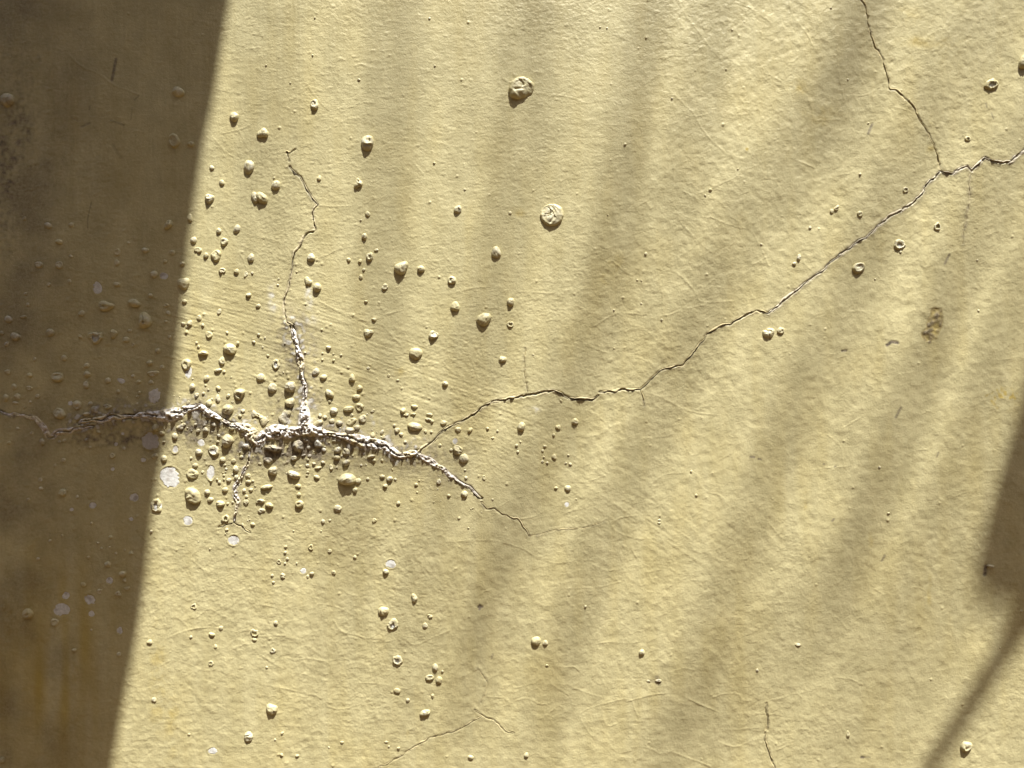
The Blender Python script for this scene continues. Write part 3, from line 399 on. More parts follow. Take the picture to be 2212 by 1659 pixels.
# join the plain wall round it
fade = sstep(0, 0.02, np.minimum.reduce([GX - x0, x1 - GX, GZ - z0, z1 - GZ])); fade = sstep(0, 0.055, np.minimum.reduce([GX - x0, x1 - GX, GZ - z0, z1 - GZ])); H = H * fade * 0.001
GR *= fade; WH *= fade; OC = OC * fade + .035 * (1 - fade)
def samp(A, x, z):
    u = np.clip((np.asarray(x) - x0) / STEP, 0, nx - 1.001); v = np.clip((np.asarray(z) - z0) / STEP, 0, nzc - 1.001)
    i = u.astype(int); j = v.astype(int); fu = u - i; fv = v - j
    return A[j, i] * (1 - fu) * (1 - fv) + A[j, i + 1] * fu * (1 - fv) + A[j + 1, i] * (1 - fu) * fv + A[j + 1, i + 1] * fu * fv
HB = H.copy()                                  # the unbroken surface; the open cracks are cut into H
for n, (lab, pts, w_, h_, salt, tp) in enumerate(CR):
    big = w_ > 3.9; P_ = refine(pts, 9.0 if big else 6.0, 1.6 if big else 1.0, 40 + n)
    w, D = stroke(P_, 12); hwid = w_ * (.62 if big else .85) * K * 1000
    H[w] = np.minimum(H[w], HB[w] - (.0026 if big else .0014) * sstep(hwid, hwid * .45, D) * min(1.0, max(.3, (h_ - .15) / .6)))
def wear_and_light_at(x, z): return np.stack([samp(GR, x, z), samp(OC, x, z), samp(WH, x, z)], axis=-1)

# ------------------------------------------------------------------ the wall itself
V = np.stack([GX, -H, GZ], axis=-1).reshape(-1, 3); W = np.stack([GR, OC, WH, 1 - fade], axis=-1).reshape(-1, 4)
a = (np.arange(nzc - 1)[:, None] * nx + np.arange(nx - 1)[None, :]).ravel()
F = np.stack([a, a + 1, a + nx + 1, a + nx], axis=-1)
WX0, WX1, WZ0, WZ1, WT = -3.2, 3.2, -1.35, 2.4, 0.22
n0 = len(V)
ex = [(WX0, 0, WZ0), (WX1, 0, WZ0), (WX1, 0, WZ1), (WX0, 0, WZ1), (WX0, WT, WZ0), (WX1, WT, WZ0), (WX1, WT, WZ1), (WX0, WT, WZ1)]
c00, c10, c11, c01 = 0, nx - 1, nx * nzc - 1, nx * (nzc - 1)
ef = [(n0, n0 + 1, c10, c00), (n0 + 1, n0 + 2, c11, c10), (n0 + 2, n0 + 3, c01, c11), (n0 + 3, n0, c00, c01),
      (n0 + 4, n0 + 7, n0 + 6, n0 + 5), (n0, n0 + 4, n0 + 5, n0 + 1), (n0 + 1, n0 + 5, n0 + 6, n0 + 2), (n0 + 2, n0 + 6, n0 + 7, n0 + 3), (n0 + 3, n0 + 7, n0 + 4, n0)]
V = np.vstack([V, ex]); F = np.vstack([F, ef]); W = np.vstack([W, np.tile([0, .035, 0, 1], (8, 1))])
me = mesh_from("plastered_wall", V, F, W)
sm = np.ones(len(F), dtype=bool); sm[-9:] = False; me.polygons.foreach_set("use_smooth", sm)
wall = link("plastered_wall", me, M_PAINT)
tag(wall, "yellow ochre painted plaster wall, blistered and cracked, striped with leaf shadows", "wall", kind="thing")

# ------------------------------------------------------------------ blisters
def blister_geo(b, seed):
    cx, cz, rx, rz, rot, kd = b; r_ = np.random.default_rng(seed); Rm = (rx + rz) / 2
    px = Rm / K
    nr = int(np.clip(px * 0.75, 6, 22)); na = int(np.clip(px * 2.6, 16, 72)); ox, oy = r_.uniform(0, 500, 2)
    an = np.linspace(0, 2 * np.pi, na, endpoint=False); rr = np.linspace(0, 1, nr + 1)[1:] ** 0.8
    if kd == 'o': rr = np.linspace(0.50, 1, nr)
    A_, R_ = np.meshgrid(an, rr)
    bigw = kd == 'w' and Rm > 0.0105
    amp = {'d': .07, 'w': .11, 'c': .08, 'o': .11, 'b': .08}[kd]
    if bigw: amp = .03
    per = 1 + amp * (r_.normal() * np.cos(2 * A_ + r_.uniform(0, 6)) + .8 * r_.normal() * np.cos(3 * A_ + r_.uniform(0, 6))) + amp * .6 * nz(ox + 6 * np.cos(A_), oy + 6 * np.sin(A_)) + (.11 if kd == 'b' else .075 if kd == 'o' else .02) * nz(ox + 25 * np.cos(A_), oy + 25 * np.sin(A_))
    U = R_ * np.cos(A_) * per; Vv = R_ * np.sin(A_) * per
    q = nz(ox + U * 5, oy + Vv * 5); q2 = nz(oy + U * 14, ox + Vv * 14)
    if kd in 'dw':
        big = Rm > 0.0105
        hr = (0.56 if kd == 'd' else 0.48) * (0.72 if big else 1.0) * r_.uniform(.8, 1.3)
        Hh = hr * Rm; prof = (1 - R_ ** 2.3) ** 0.58
        h = Hh * prof * (1 + (0.06 if kd == 'd' else 0.16) * q)
        if kd == 'd':
            th = r_.uniform(0, np.pi); dline = U * np.sin(th) - Vv * np.cos(th) + 0.12 * q + r_.uniform(-.25, .25)
            h += Hh * 0.10 * np.exp(-(dline / 0.07) ** 2) * prof + Hh * .05 * q2 * prof
            h *= 1 + 0.12 * (U * np.cos(th) + Vv * np.sin(th))
        else:
            for _ in range(5 if big else int(r_.integers(1, 4))):
                th = r_.uniform(0, np.pi); fw = r_.uniform(.05, .13); dp = r_.uniform(.12, .40) * (.5 if big else 1)
                dline = U * np.sin(th) - Vv * np.cos(th) + 0.22 * q + .05 * q2 + r_.uniform(-.55, .55); al = U * np.cos(th) + Vv * np.sin(th) + r_.uniform(-.4, .4)
                m_ = sstep(1.0, .6, R_) * sstep(-.25, .2, al * r_.choice((-1, 1)))
                h -= Hh * dp * np.exp(-(dline / fw) ** 2) * m_
                h += Hh * dp * .6 * np.exp(-((dline - 2 * fw) / fw) ** 2) * m_
            if bigw or r_.random() < .5:        # fallen-in crown
                cu, cv, cr_ = (.03, -.08, .76) if bigw else (r_.uniform(-.25, .25), r_.uniform(-.25, .25), r_.uniform(.3, .55))
                h -= Hh * (.16 if bigw else r_.uniform(.2, .5)) * sstep(cr_ * 1.15, cr_ * .85, np.hypot(U - cu, Vv - cv) + .1 * q)
            h += Hh * 0.07 * q2 * prof
    elif kd == 'c':
        Hh = 0.5 * Rm; inner = sstep(0.66, 0.52, R_ + .07 * q)
        h = Hh * ((1 - R_ ** 2.6) ** .55) * (1 - .45 * inner * (.6 + .4 * np.cos(A_ + oy))) * (1 + .14 * q) + Hh * .09 * q2 * (1 - R_)
    elif kd == 'o':
        Hh = 0.36 * Rm; h = Hh * (1 - R_ ** 4) ** .6 * (1 + .15 * q)
        e = sstep(0.50, .75, R_); jag = .13 * q * (1 - e); U = U + jag; Vv = Vv + jag * .6 - .10 * (1 - e)
        h = h * (.7 + .3 * e) + Hh * .15 * q2 * (1 - e)
    else:
        Hh = 0; h = 0.00022 + 0.00008 * q * (1 - R_)
    c, s = math.cos(rot), math.sin(rot)
    LX = (U * rx) * c - (Vv * rz) * s; LZ = (U * rx) * s + (Vv * rz) * c
    base = samp(HB, cx + LX, cz + LZ); b0 = float(samp(HB, cx, cz))
    bse = base if kd == 'b' or Rm < .004 else b0 * (1 - R_) + base * R_
    if kd == 'b': bse = float(np.median(base))
    Y = -(bse + h)
    Y[-1] = -(base[-1] - 0.0004 if kd != 'b' else base[-1] - .0003)
    P = [np.stack([LX, Y, LZ], -1).reshape(-1, 3)]
    nR = len(rr); F = []
    k = np.arange(na); k2 = (k + 1) % na
    for t in range(nR - 1): F.append(np.stack([t * na + k, (t + 1) * na + k, (t + 1) * na + k2, t * na + k2], -1))
    if kd == 'o':                               # lip of the torn film turns down
        L0 = P[0][:na].copy(); L0[:, 0] *= 1.04; L0[:, 2] *= 1.04; L0[:, 1] = L0[:, 1] + Hh * .35
        n = len(P[0]); P.append(L0); F.append(np.stack([n + k, k, k2, n + k2], -1))
    else:
        top = h[0].mean() + (bse if np.isscalar(bse) else np.mean(bse[0])); n = len(P[0]); P.append(np.array([[0, -top, 0]]))
        F.append(np.stack([np.full(na, n), k, k2, np.full(na, n)], -1))
    P = np.vstack(P); F = np.vstack(F)
    return P, F, Hh
def fan_fix(me): me.validate(clean_customdata=False)
def to_mesh(name, P, F, wear_and_light):
    # the fan is stored as quads with a doubled corner; split into triangles
    tri = F[:, 0] == F[:, 3]
    q = F[~tri]; t = F[tri][:, :3]
    A = np.vstack([q[:, [0, 1, 2]], q[:, [0, 2, 3]], t]) if len(q) else t
    return mesh_from(name, P, A, wear_and_light)
order = sorted(range(len(BL)), key=lambda n: -BL[n][2] * BL[n][3])
def top_highlight(P, rx, rz, n):                        # paler blister tops: sun whitening painted into the colour
    q = np.hypot(P[:, 0], P[:, 2]) / max((rx + rz) / 2, 1e-5); k = np.random.default_rng(n).uniform(.04, .27)
    return np.clip(k * sstep(1.05, .6, q) * (1 + .35 * nz(P[:, 0] * 2600 + n * 7, P[:, 2] * 2600)), 0, .6)
cnt = 0; SP, SF, SW, off = [], [], [], 0
for n in order:
    b = BL[n]; cx, cz, rx, rz, rot, kd = b
    if not (x0 + .01 < cx < x1 - .01 and z0 + .01 < cz < z1 - .01): continue
    P, F, Hh = blister_geo(b, 1000 + n)
    if kd == 'b':
        w = wear_and_light_at(cx + P[:, 0], cz + P[:, 2]) * np.array([.7, 0, 0]); w[:, 0] = np.maximum(w[:, 0], np.clip(.32 * nz(P[:, 0] * 1500 + n * 9, P[:, 2] * 1500), 0, .6))
        if (cx, cz) and abs(cx - X(1300 * .25)) < .001: w[:, 0] = np.maximum(w[:, 0], .55)
        link("bare_patch", to_mesh("bare_patch", P, F, w), M_PLASTER, wall, (cx, 0, cz)); continue
    if cnt < 100:
        cnt += 1
        wv = wear_and_light_at(cx + P[:, 0], cz + P[:, 2]); wv[:, 2] = np.maximum(wv[:, 2], top_highlight(P, rx, rz, n))
        o = link("paint_blister", to_mesh("paint_blister", P, F, wv), M_PAINT, wall, (cx, 0, cz))
        if kd == 'o':
            o["label"] = "burst blister showing white plaster"
            r2 = np.linspace(0.1, 1, 7); a2 = np.linspace(0, 2 * np.pi, 28, endpoint=False); A2, R2 = np.meshgrid(a2, r2)
            qx = R2 * np.cos(A2) * rx * .8; qz = R2 * np.sin(A2) * rz * .8; bb = samp(H, cx + qx, cz + qz)
            PP = np.stack([qx, -(bb + .0003 + .00015 * nz(qx * 9000 + n, qz * 9000)), qz], -1).reshape(-1, 3); k = np.arange(28); k2 = (k + 1) % 28
            FF = np.vstack([np.stack([t * 28 + k, (t + 1) * 28 + k, (t + 1) * 28 + k2, t * 28 + k2], -1) for t in range(6)] + [np.stack([np.full(28, len(PP)), k, k2, np.full(28, len(PP))], -1)])
            PP = np.vstack([PP, [[0, PP[:28, 1].mean(), 0]]])
            w = np.zeros((len(PP), 3)); link("bare_plaster", to_mesh("bare_plaster", PP, FF, w), M_PLASTER, o)
    else:
        SF.append(F + off); off += len(P); SP.append(P + np.array([cx, 0, cz])); SW.append(top_highlight(P, rx, rz, n))
SP = np.vstack(SP); SF = np.vstack(SF)
wv = wear_and_light_at(SP[:, 0], SP[:, 2]); wv[:, 2] = np.maximum(wv[:, 2], np.concatenate(SW))
o = link("small_blisters", to_mesh("small_blisters", SP, SF, wv), M_PAINT, wall); o["kind"] = "stuff"
o["label"] = "scatter of tiny paint blisters round the cracks"

# ------------------------------------------------------------------ cracks
def build_crack(idx, lab, pts, w_, h_, salt, tp):
    r_ = np.random.default_rng(300 + idx)
    big = w_ > 3.9
    P = refine(pts, 6.0 if not big else 9.0, 1.0 if not big else 1.6, 40 + idx)
    seg = np.hypot(*np.diff(P, axis=0).T); s = np.concatenate([[0], np.cumsum(seg)]); n = int(s[-1] / 1.15) + 2
    t = np.linspace(0, s[-1], n); C = np.stack([np.interp(t, s, P[:, 0]), np.interp(t, s, P[:, 1])], -1)
    ker = np.ones(5) / 5; Cs = np.stack([np.convolve(np.pad(C[:, k], 2, 'edge'), ker, 'valid') for k in (0, 1)], -1)
    Tn = np.gradient(Cs, axis=0); sw = 9 if not big else 15
    Tn = np.stack([np.convolve(np.pad(Tn[:, k], sw // 2, 'edge'), np.ones(sw) / sw, 'valid') for k in (0, 1)], -1)
    Tn /= np.maximum(np.hypot(*Tn.T)[:, None], 1e-6); Nn = np.stack([-Tn[:, 1], Tn[:, 0]], -1)
    ox, oy = r_.uniform(0, 500, 2); f = t / s[-1]
    end = np.clip(np.minimum(f, 1 - f) * s[-1] / 14, 0.02, 1) ** .6
    width = w_ * (1.0 if big else 1.25) * (tp[0] + (1 - tp[0]) * np.clip(f * 3, 0, 1)) * (tp[1] + (1 - tp[1]) * np.clip((1 - f) * 3, 0, 1)) * (1 + (.42 if big else .45) * nz(ox + t * .12, np.full(n, oy))).clip(.35, 2) * end
    if tp[0] > 1: pass
    nc = 13 if not big else 27
    u = np.linspace(-1, 1, nc); Wd = np.clip(width, .25, None)[:, None]; UU = u[None, :]
    px = Cs[:, 0:1] + Nn[:, 0:1] * UU * Wd; py = Cs[:, 1:2] + Nn[:, 1:2] * UU * Wd
    wig = .22 * nz(ox + t[:, None] * .35 + 0 * UU, oy + 50 + 0 * t[:, None] + 0 * UU)
    g = UU - wig * (1.0 if big else 1.6)                                # offset from the wandering gap
    la = 1 + .5 * nz(ox + t[:, None] * .5, oy + 9 + 0 * UU + 0 * t[:, None]); lb = 1 + .5 * nz(ox + 77 + t[:, None] * .5, oy + 9 + 0 * UU + 0 * t[:, None])
    lip = np.where(g > 0, la, lb * .85)
    prof = sstep(1.0, .35, np.abs(UU)); gapw = .48 if not big else .2
    gap = np.exp(-(g / gapw) ** 2)
    gapm = (sstep(-.5, .6, nz(ox + t[:, None] * .11 + 0 * UU, oy + 130 + 0 * UU)) if big else .55 + .45 * sstep(-.5, .6, nz(ox + t[:, None] * .11 + 0 * UU, oy + 130 + 0 * UU))) if salt > .12 else np.ones_like(g) * (.65 + .35 * sstep(-.6, .3, nz(ox + t[:, None] * .12 + 0 * UU, oy + 33 + 0 * UU)))
    x = X(px); z = Z(py); base = samp(HB, x, z)
    lump = 1.3 - 1.9 * np.abs(nz(px * .62 + ox, py * .62)) ; lump2 = nz(px * 1.5, py * 1.5 + oy) + .5 * nz(px * .25, py * .25 + ox)
    sgn = np.clip((Nn @ np.array([.17, -1.0])) * 2.2, -1, 1)[:, None]
    us = g * sgn; upper = .5 + .5 * np.tanh(us * 6 + .9 * (1 - np.abs(sgn)))
    hm = h_ * (1 if big else 1.1) * (tp[0] + (1 - tp[0]) * np.clip(f * 3, 0, 1))[:, None].clip(.4, 1.2) * end[:, None]
    if big:
        h = hm * prof * (0.30 + .26 * lip + .28 * np.clip(lump, -1.0, 1.3) + .30 * lump2) - hm * .9 * gap * gapm * (.5 + .5 * sstep(1, 0, np.abs(UU)))
    else:
        h = hm * prof * ((0.12 + .75 * lip) * (.22 + .78 * upper) + (.10 + .22 * salt) * (lump + .5 * lump2)) - hm * 1.2 * gap * gapm
    h = np.maximum(h - gap * gapm * (1.6 if big else .9) * end[:, None], (-2.1 if big else -1.1) * prof) * .001
    h[:, 0] = h[:, -1] = -0.0003; h[0] = h[-1] = -0.0003
    Y = -(base + h)
    Pv = np.stack([x, Y, z], -1).reshape(-1, 3)
    faint = min(1.0, max(.35, (h_ - .1) / .5))
    dark = gap * gapm * faint * (.6 if big else 1.0) * (.7 + .3 * (1 - salt))
    dark = np.clip(np.maximum(dark, big * .3 * sstep(-.5, -1.4, lump)), 0, 1) * (.25 if lab.startswith('pale') else 1)  # gap and hollows between lumps painted dark in place of shade
    flake = sstep(.3, .75, nz(px * .28 + oy, py * .28)) * (.8 if big else .0) * .75 + (0 if big else (1 - salt) * .92)
    if salt == .35: flake = sstep(-.1, .4, nz(px * .1 + oy, py * .1)) * .7
    flake = np.clip(flake * np.ones_like(g), 0, 1)
    wht = salt * (.3 + .7 * sstep(-1.0, .6, lump + .9 * lump2)) * (1 if not big else .7 + .3 * sstep(-.7, .5, nz(px * .12 + 9, py * .12)))
    Wc = np.stack([dark, flake, wht], -1).reshape(-1, 3)
    a = (np.arange(n - 1)[:, None] * nc + np.arange(nc - 1)[None, :]).ravel()
    F = np.stack([a, a + 1, a + nc + 1, a + nc], -1)
    nrm = np.cross(Pv[F[0, 1]] - Pv[F[0, 0]], Pv[F[0, 3]] - Pv[F[0, 0]])
    if nrm[1] > 0: F = F[:, ::-1]
    o = link("crack", mesh_from("crack", Pv, F, Wc), M_CRUST, wall); o["label"] = lab
for i, c in enumerate(CR): build_crack(i, *c)

# ------------------------------------------------------------------ ground in front of the wall, unseen, added for bounce light
G = 1.35
me = mesh_from("ground", [(-60, -60, -G), (60, -60, -G), (60, 60, -G), (-60, 60, -G)], [(0, 1, 2, 3)], smooth=False)
g = link("ground", me, M_EARTH); tag(g, "unseen dry earth at the foot of the wall, added for its bounce light", "ground", kind="structure")

# unseen wall added opposite, behind the camera, to close off the low sky
M_SKY_BLOCK = simple("sky_block_brown", (0.075, 0.038, 0.018), (0.12, 0.062, 0.03), 14, 0.95, 0.8)
def boxm(x0_, x1_, y0_, y1_, z0_, z1_):
    return [(x, y, z) for z in (z0_, z1_) for x, y in ((x0_, y0_), (x1_, y0_), (x1_, y1_), (x0_, y1_))], [(0, 3, 2, 1), (4, 5, 6, 7), (0, 1, 5, 4), (1, 2, 6, 5), (2, 3, 7, 6), (3, 0, 4, 7)]
gw = empty("added_sky_block", (0, -4.4, -G)); tag(gw, "high brown wall, unseen, added behind the camera to block the low sky", "wall", kind="thing")
for nm, bb in (("sky_block_body", (-7, 7, -.15, .15, 0, 5.0)), ("sky_block_top", (-7.05, 7.05, -.22, .22, 5.0, 5.12))):
    link(nm, mesh_from(nm, *boxm(*bb), smooth=False), M_SKY_BLOCK, gw)

# ------------------------------------------------------------------ plants between sun and wall, all outside the picture
def proj(px, py, D): return np.array([X(px) + D * SX, -D, Z(py) + D * SZ])
def tube(path, rad, na=10):
    path = np.array(path, float); n = len(path); rad = np.broadcast_to(np.array(rad, float), (n,)) if np.ndim(rad) == 0 else np.interp(np.linspace(0, 1, n), np.linspace(0, 1, len(rad)), rad)
    Tn = np.gradient(path, axis=0); Tn /= np.linalg.norm(Tn, axis=1)[:, None]
    ref = np.array([0, 1, 0.05]); A = np.cross(Tn, ref); A /= np.linalg.norm(A, axis=1)[:, None]; B = np.cross(Tn, A)
    an = np.linspace(0, 2 * np.pi, na, endpoint=False)
    P = (path[:, None] + rad[:, None, None] * (A[:, None] * np.cos(an)[None, :, None] + B[:, None] * np.sin(an)[None, :, None])).reshape(-1, 3)
    k = np.arange(na); k2 = (k + 1) % na
    F = np.vstack([np.stack([t * na + k, t * na + k2, (t + 1) * na + k2, (t + 1) * na + k], -1) for t in range(n - 1)]); return P, F
def blade(path, widths, side, curl=0.25, nc=9, thick=.0006):
    """a leaf blade: path = midrib, widths = half widths along it, side = in-plane side direction"""
    path = np.array(path, float); n = len(path); w = np.interp(np.linspace(0, 1, n), np.linspace(0, 1, len(widths)), widths)
    side = np.array(side, float); side /= np.linalg.norm(side); u = np.linspace(-1, 1, nc); up = np.array([0, -1.0, 0])
    top = path[:, None] + side * (u[None, :, None] * w[:, None, None]) + up * (curl * (np.abs(u) ** 1.5)[None, :, None] * w[:, None, None]) 
    bot = top + np.array([0, thick, 0]); P = np.vstack([top.reshape(-1, 3), bot.reshape(-1, 3)]); N_ = n * nc
    a = (np.arange(n - 1)[:, None] * nc + np.arange(nc - 1)[None, :]).ravel(); F1 = np.stack([a, a + 1, a + nc + 1, a + nc], -1)
    F = [F1, F1[:, ::-1] + N_]
    for c in (0, nc - 1):
        b = np.arange(n - 1) * nc + c; F.append(np.stack([b, b + nc, b + nc + N_, b + N_], -1))
    return P, np.vstack(F)
def add(name, PF, mat, parent, off):
    P = np.asarray(PF[0]) - np.array(off); return link(name, mesh_from(name, P, PF[1]), mat, parent)

# unseen plant added at the left, its leaf margin shaped to draw the shade edge
DL = 0.52
loc = np.array((-1.25, -0.62, -G)); bp = empty("unseen_shade_plant", loc)
tag(bp, "tall broad-leaved plant left of the camera, its hanging leaf shading the wall's left margin", "plant")
marg = smoothpts([(760,-1500),(640,-900),(560,-420),(520,-150),(497,0),(482,90),(468,180),(452,260),(438,330),(422,430),(408,540),(398,650),(388,730),(376,830),(366,900),(352,980),(340,1050),(330,1110),(323,1180),(314,1260),(302,1340),(288,1420),(272,1500),(257,1580),(243,1659),(215,1800),(150,2050),(20,2250)], 3)
mp = np.array([proj(a, b, DL) for a, b in marg])
wd = np.interp(np.linspace(0, 1, len(mp)), [0, .15, .4, .8, .93, 1], [.04, .3, .52, .5, .3, .02])
nc = 15; rows = []
for p, w in zip(mp, wd):
    u = np.linspace(0, 1, nc); q = np.stack([p[0] - u * w, p[1] - .05 * np.sin(np.pi * u), p[2] + 0 * u], -1); rows.append(q)
top = np.array(rows); n = len(mp); bot = top + np.array([0, .0008, 0]); N_ = n * nc
a = (np.arange(n - 1)[:, None] * nc + np.arange(nc - 1)[None, :]).ravel(); F1 = np.stack([a, a + 1, a + nc + 1, a + nc], -1)
Fs = [F1, F1[:, ::-1] + N_]
for c in (0, nc - 1):
    b = np.arange(n - 1) * nc + c; Fs.append(np.stack([b, b + nc, b + nc + N_, b + N_], -1))
leaf = add("leaf", (np.vstack([top.reshape(-1, 3), bot.reshape(-1, 3)]), np.vstack(Fs)), M_LEAF, bp, loc)
mid = top[:, nc // 2] + np.array([0, -.004, 0]); add("midrib", tube(mid[::3], [.012, .009, .003]), M_STEM, leaf, (0, 0, 0)).location = (0, 0, 0)
bpy.data.objects[leaf.children[0].name].location = tuple(-loc)
topmid = mid[0]
st = smoothpts([loc + (0, 0, 0), loc + (.02, .01, 1.2), loc + (.06, .02, 2.3)], 8)
add("stem", tube(st, [.09, .07, .05], 14), M_STEM, bp, loc)
add("leaf_stalk", tube(smoothpts([st[-1] + (0, 0, -.05), st[-1] * .6 + topmid * .4 + (0, 0, .35), topmid + (0, 0, .12), topmid], 6), [.03, .014]), M_STEM, bp, loc)
for (tx, ty, tz, w) in [(-2.1, -.9, 1.3, .2), (-1.5, -1.6, 1.5, .2), (-2.0, -.45, 2.2, .18), (-1.2, -1.2, 2.4, .18)]:
    p = smoothpts([st[-1], (st[-1] + np.array((tx, ty, tz))) / 2 + (0, 0, .35), np.array((tx, ty, tz))], 8)
    add("leaf", blade(p, [.01, w, w * .95, w * .6, .01], np.cross(p[-1] - p[0], (0, 0, 1)), .2), M_LEAF, bp, loc)

# second plant at the right: leaf end makes the solid shade, its stalk the thin dark line
DR = 0.85
loc = np.array((1.75, -0.95, -G)); bq = empty("unseen_shade_plant", loc)
tag(bq, "broad-leaved plant right of the camera, one torn leaf shading the wall's right edge", "plant")
lm = [(2270,600),(2222,780),(2196,870),(2182,925),(2164,985),(2144,1050),(2124,1130),(2108,1200),(2100,1250),(2104,1300),(2120,1330),(2150,1345),(2190,1352)]
rm = [(2420,560),(2560,760),(2640,900),(2700,1000),(2710,1080),(2700,1150),(2660,1220),(2600,1270),(2540,1300),(2470,1320),(2390,1335),(2320,1342),(2240,1350)]
L_ = smoothpts(lm, 4); R_ = smoothpts(rm, 4); rows = []
for p, q in zip(L_, R_):
    u = np.linspace(0, 1, 13); rows.append(np.array([proj(p[0] + (q[0] - p[0]) * t, p[1] + (q[1] - p[1]) * t, DR) + (0, -.002 * math.sin(math.pi * t), 0) for t in u]))
top = np.array(rows); n = len(top); nc = 13; bot = top + np.array([0, .0008, 0]); N_ = n * nc
a = (np.arange(n - 1)[:, None] * nc + np.arange(nc - 1)[None, :]).ravel(); F1 = np.stack([a, a + 1, a + nc + 1, a + nc], -1); Fs = [F1, F1[:, ::-1] + N_]
for c in (0, nc - 1):
    b = np.arange(n - 1) * nc + c; Fs.append(np.stack([b, b + nc, b + nc + N_, b + N_], -1))
add("leaf", (np.vstack([top.reshape(-1, 3), bot.reshape(-1, 3)]), np.vstack(Fs)), M_LEAF, bq, loc)
ps = smoothpts([proj(x, y, .62) for x, y in [(2600,1150),(2400,1220),(2290,1285),(2212,1356),(2144,1447),(2074,1560),(2004,1665),(1950,1780)]], 5)
add("leaf_stalk", tube(ps, [.005, .0065, .0075, .0065, .005]), M_STEM, bq, loc)
st = smoothpts([loc, loc + (-.02, .01, 1.3), loc + (-.05, .03, 2.7)], 8); add("stem", tube(st, [.09, .07, .045], 14), M_STEM, bq, loc)
add("leaf_stalk", tube(smoothpts([st[-1] + (0, 0, -.1), (st[-1] + ps[0]) / 2 + (0, 0, .25), ps[0]], 6), [.03, .008]), M_STEM, bq, loc)
for (tx, ty, tz, w) in [(2.6, -1.3, 2.0, .2), (2.3, -.6, 2.4, .18), (1.9, -1.9, 2.2, .2)]:
    p = smoothpts([st[-1], (st[-1] + np.array((tx, ty, tz))) / 2 + (0, 0, .35), np.array((tx, ty, tz))], 8)
    add("leaf", blade(p, [.01, w, w * .95, w * .6, .01], np.cross(p[-1] - p[0], (0, 0, 1)), .2), M_LEAF, bq, loc)

# palm whose long hanging leaflets blur into soft bands on the wall
DP = 1.35
loc = np.array((4.7, -3.3, -G)); pt = empty("palm_tree", loc)
tag(pt, "palm tree behind the camera, a drooping frond of narrow leaflets over the wall", "tree")
crown = loc + np.array((-.15, .1, 11.2))
add("trunk", tube(smoothpts([loc, loc + (.08, .02, 2), loc + (0, .05, 4), crown], 6), [.16, .12, .11, .1], 16), M_BARK, pt, loc)
B3 = lambda pts: [(x * 1.743, y * 1.743) for x, y in pts]
BANDS = [  # polyline on the sheet, half width in metres, distance
 (B3([(840,-200),(800,50),(775,200),(745,380),(690,500),(630,620),(580,760),(540,960)]), .0058, 1.3),
 (B3([(1130,-150),(1050,50),(980,180),(910,290),(850,430),(790,560),(740,680),(690,830),(650,990)]), .0072, 1.25),
 (B3([(1090,40),(1030,150),(930,260),(890,350),(860,420)]), .0055, 1.3),
 (B3([(1330,-150),(1215,30),(1140,150),(1070,320),(1000,460),(945,600),(895,740),(840,860),(790,990)]), .0064, 1.2),
 (B3([(1400,-50),(1290,150),(1200,290),(1150,440),(1090,590),(1045,700),(970,800),(880,890),(790,990)]), .0072, 1.2),
 (B3([(1420,100),(1269,350),(1210,510),(1160,640),(1100,780),(1040,890),(980,1000)]), .0060, 1.15),
 (B3([(1400,300),(1290,480),(1230,620),(1180,750),(1120,860),(1050,1000)]), .0052, 1.15),
 (B3([(1080,640),(1030,740),(950,810),(860,880),(770,990)]), .0085, 1.3),
 (B3([(500,-150),(490,60),(480,250),(465,450),(440,620),(400,920)]), .0052, 1.5),
 (B3([(665,-150),(655,60),(640,220),(600,400),(555,540),(500,700)]), .0050, 1.5),
 (B3([(330,-100),(335,150),(320,400)]), .0040, 1.6),
 (B3([(910,-150),(880,60),(850,200),(800,340),(760,440)]), .0042, 1.4),
 (B3([(720,500),(650,640),(610,760),(570,930)]), .0050, 1.35),
 (B3([(600,580),(530,700),(480,940)]), .0045, 1.5),
]
fr = empty("frond", (0, 0, 0)); fr.parent = pt
rach = []
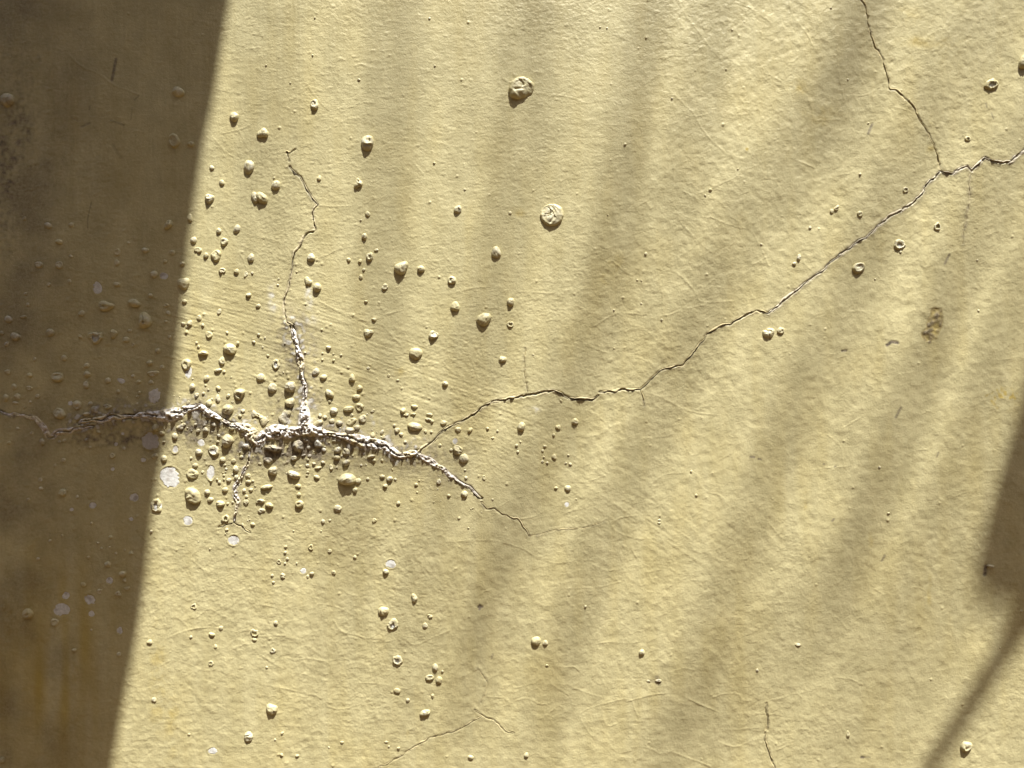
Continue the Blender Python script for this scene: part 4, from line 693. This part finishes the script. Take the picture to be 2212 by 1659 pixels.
for n, (pts, hw, D) in enumerate(BANDS):
    D *= 1.48; hw *= 1.52
    sp = smoothpts([(a_, b_ - 0) for a_, b_ in pts], 5)
    P3 = np.array([proj(a_, b_, D) for a_, b_ in sp]); m = len(P3)
    w = hw * np.interp(np.linspace(0, 1, m), [0, .08, .5, .85, 1], [.35, 1, 1, .75, .05]); sd = np.array([1, 0, .25]); sd /= np.linalg.norm(sd)
    u = np.linspace(-1, 1, 5); top = P3[:, None] + sd * (u[None, :, None] * w[:, None, None]) + np.array([0, -.5, 0]) * (np.abs(u)[None, :, None] * w[:, None, None]); bot = top + np.array([0, .0005, 0]); N_ = m * 5
    a = (np.arange(m - 1)[:, None] * 5 + np.arange(4)[None, :]).ravel(); F1 = np.stack([a, a + 1, a + 6, a + 5], -1); Fs = [F1, F1[:, ::-1] + N_]
    for c in (0, 4):
        b = np.arange(m - 1) * 5 + c; Fs.append(np.stack([b, b + 5, b + 5 + N_, b + N_], -1))
    P = np.vstack([top.reshape(-1, 3), bot.reshape(-1, 3)]); o = link("leaflet", mesh_from("leaflet", P - loc, np.vstack(Fs)), M_LEAF, fr)
    rach.append((P3[0]))
rach = np.array(sorted(rach, key=lambda p: p[0]))
zt = rach[:, 2].max() + 1.75
rp = smoothpts([(.2, -2.75, zt + .1), (.7, -2.7, zt + .3), (1.4, -2.6, zt + .5), (2.2, -2.7, zt + .6), (3.1, -2.9, zt + .7), (3.9, -3.1, zt + .7), tuple(crown)], 8)
link("rachis", mesh_from("rachis", *(lambda q: (q[0] - loc, q[1]))(tube(rp, [.004, .01, .016, .02]))), M_STEM, fr)
for n, p in enumerate(rach):                     # thin drooping stalks that carry the leaflets
    q = rp[np.argmin(np.abs(rp[:, 0] - p[0] - .15))]
    PF = tube(smoothpts([q, (q + p) / 2 + (0, .02, .05), p], 5), [.003, .0022], 6); link("leaflet_stalk", mesh_from("leaflet_stalk", PF[0] - loc, PF[1]), M_STEM, fr)
for k in range(11):
    az = math.radians(20 + k * 31); e = crown + np.array((math.cos(az) * 1.5, math.sin(az) * 1.3 - .2, -.7 + .4 * math.sin(k * 2.1)))
    if e[0] < 3.9: continue
    p = smoothpts([crown, (crown + e) / 2 + (0, 0, .5), e], 8)
    link("frond", mesh_from("frond", *(lambda q: (q[0] - loc, q[1]))(blade(p, [.02, .22, .26, .16, .01], np.cross(p[-1] - p[0], (0, 0, 1)), .5))), M_LEAF, pt)
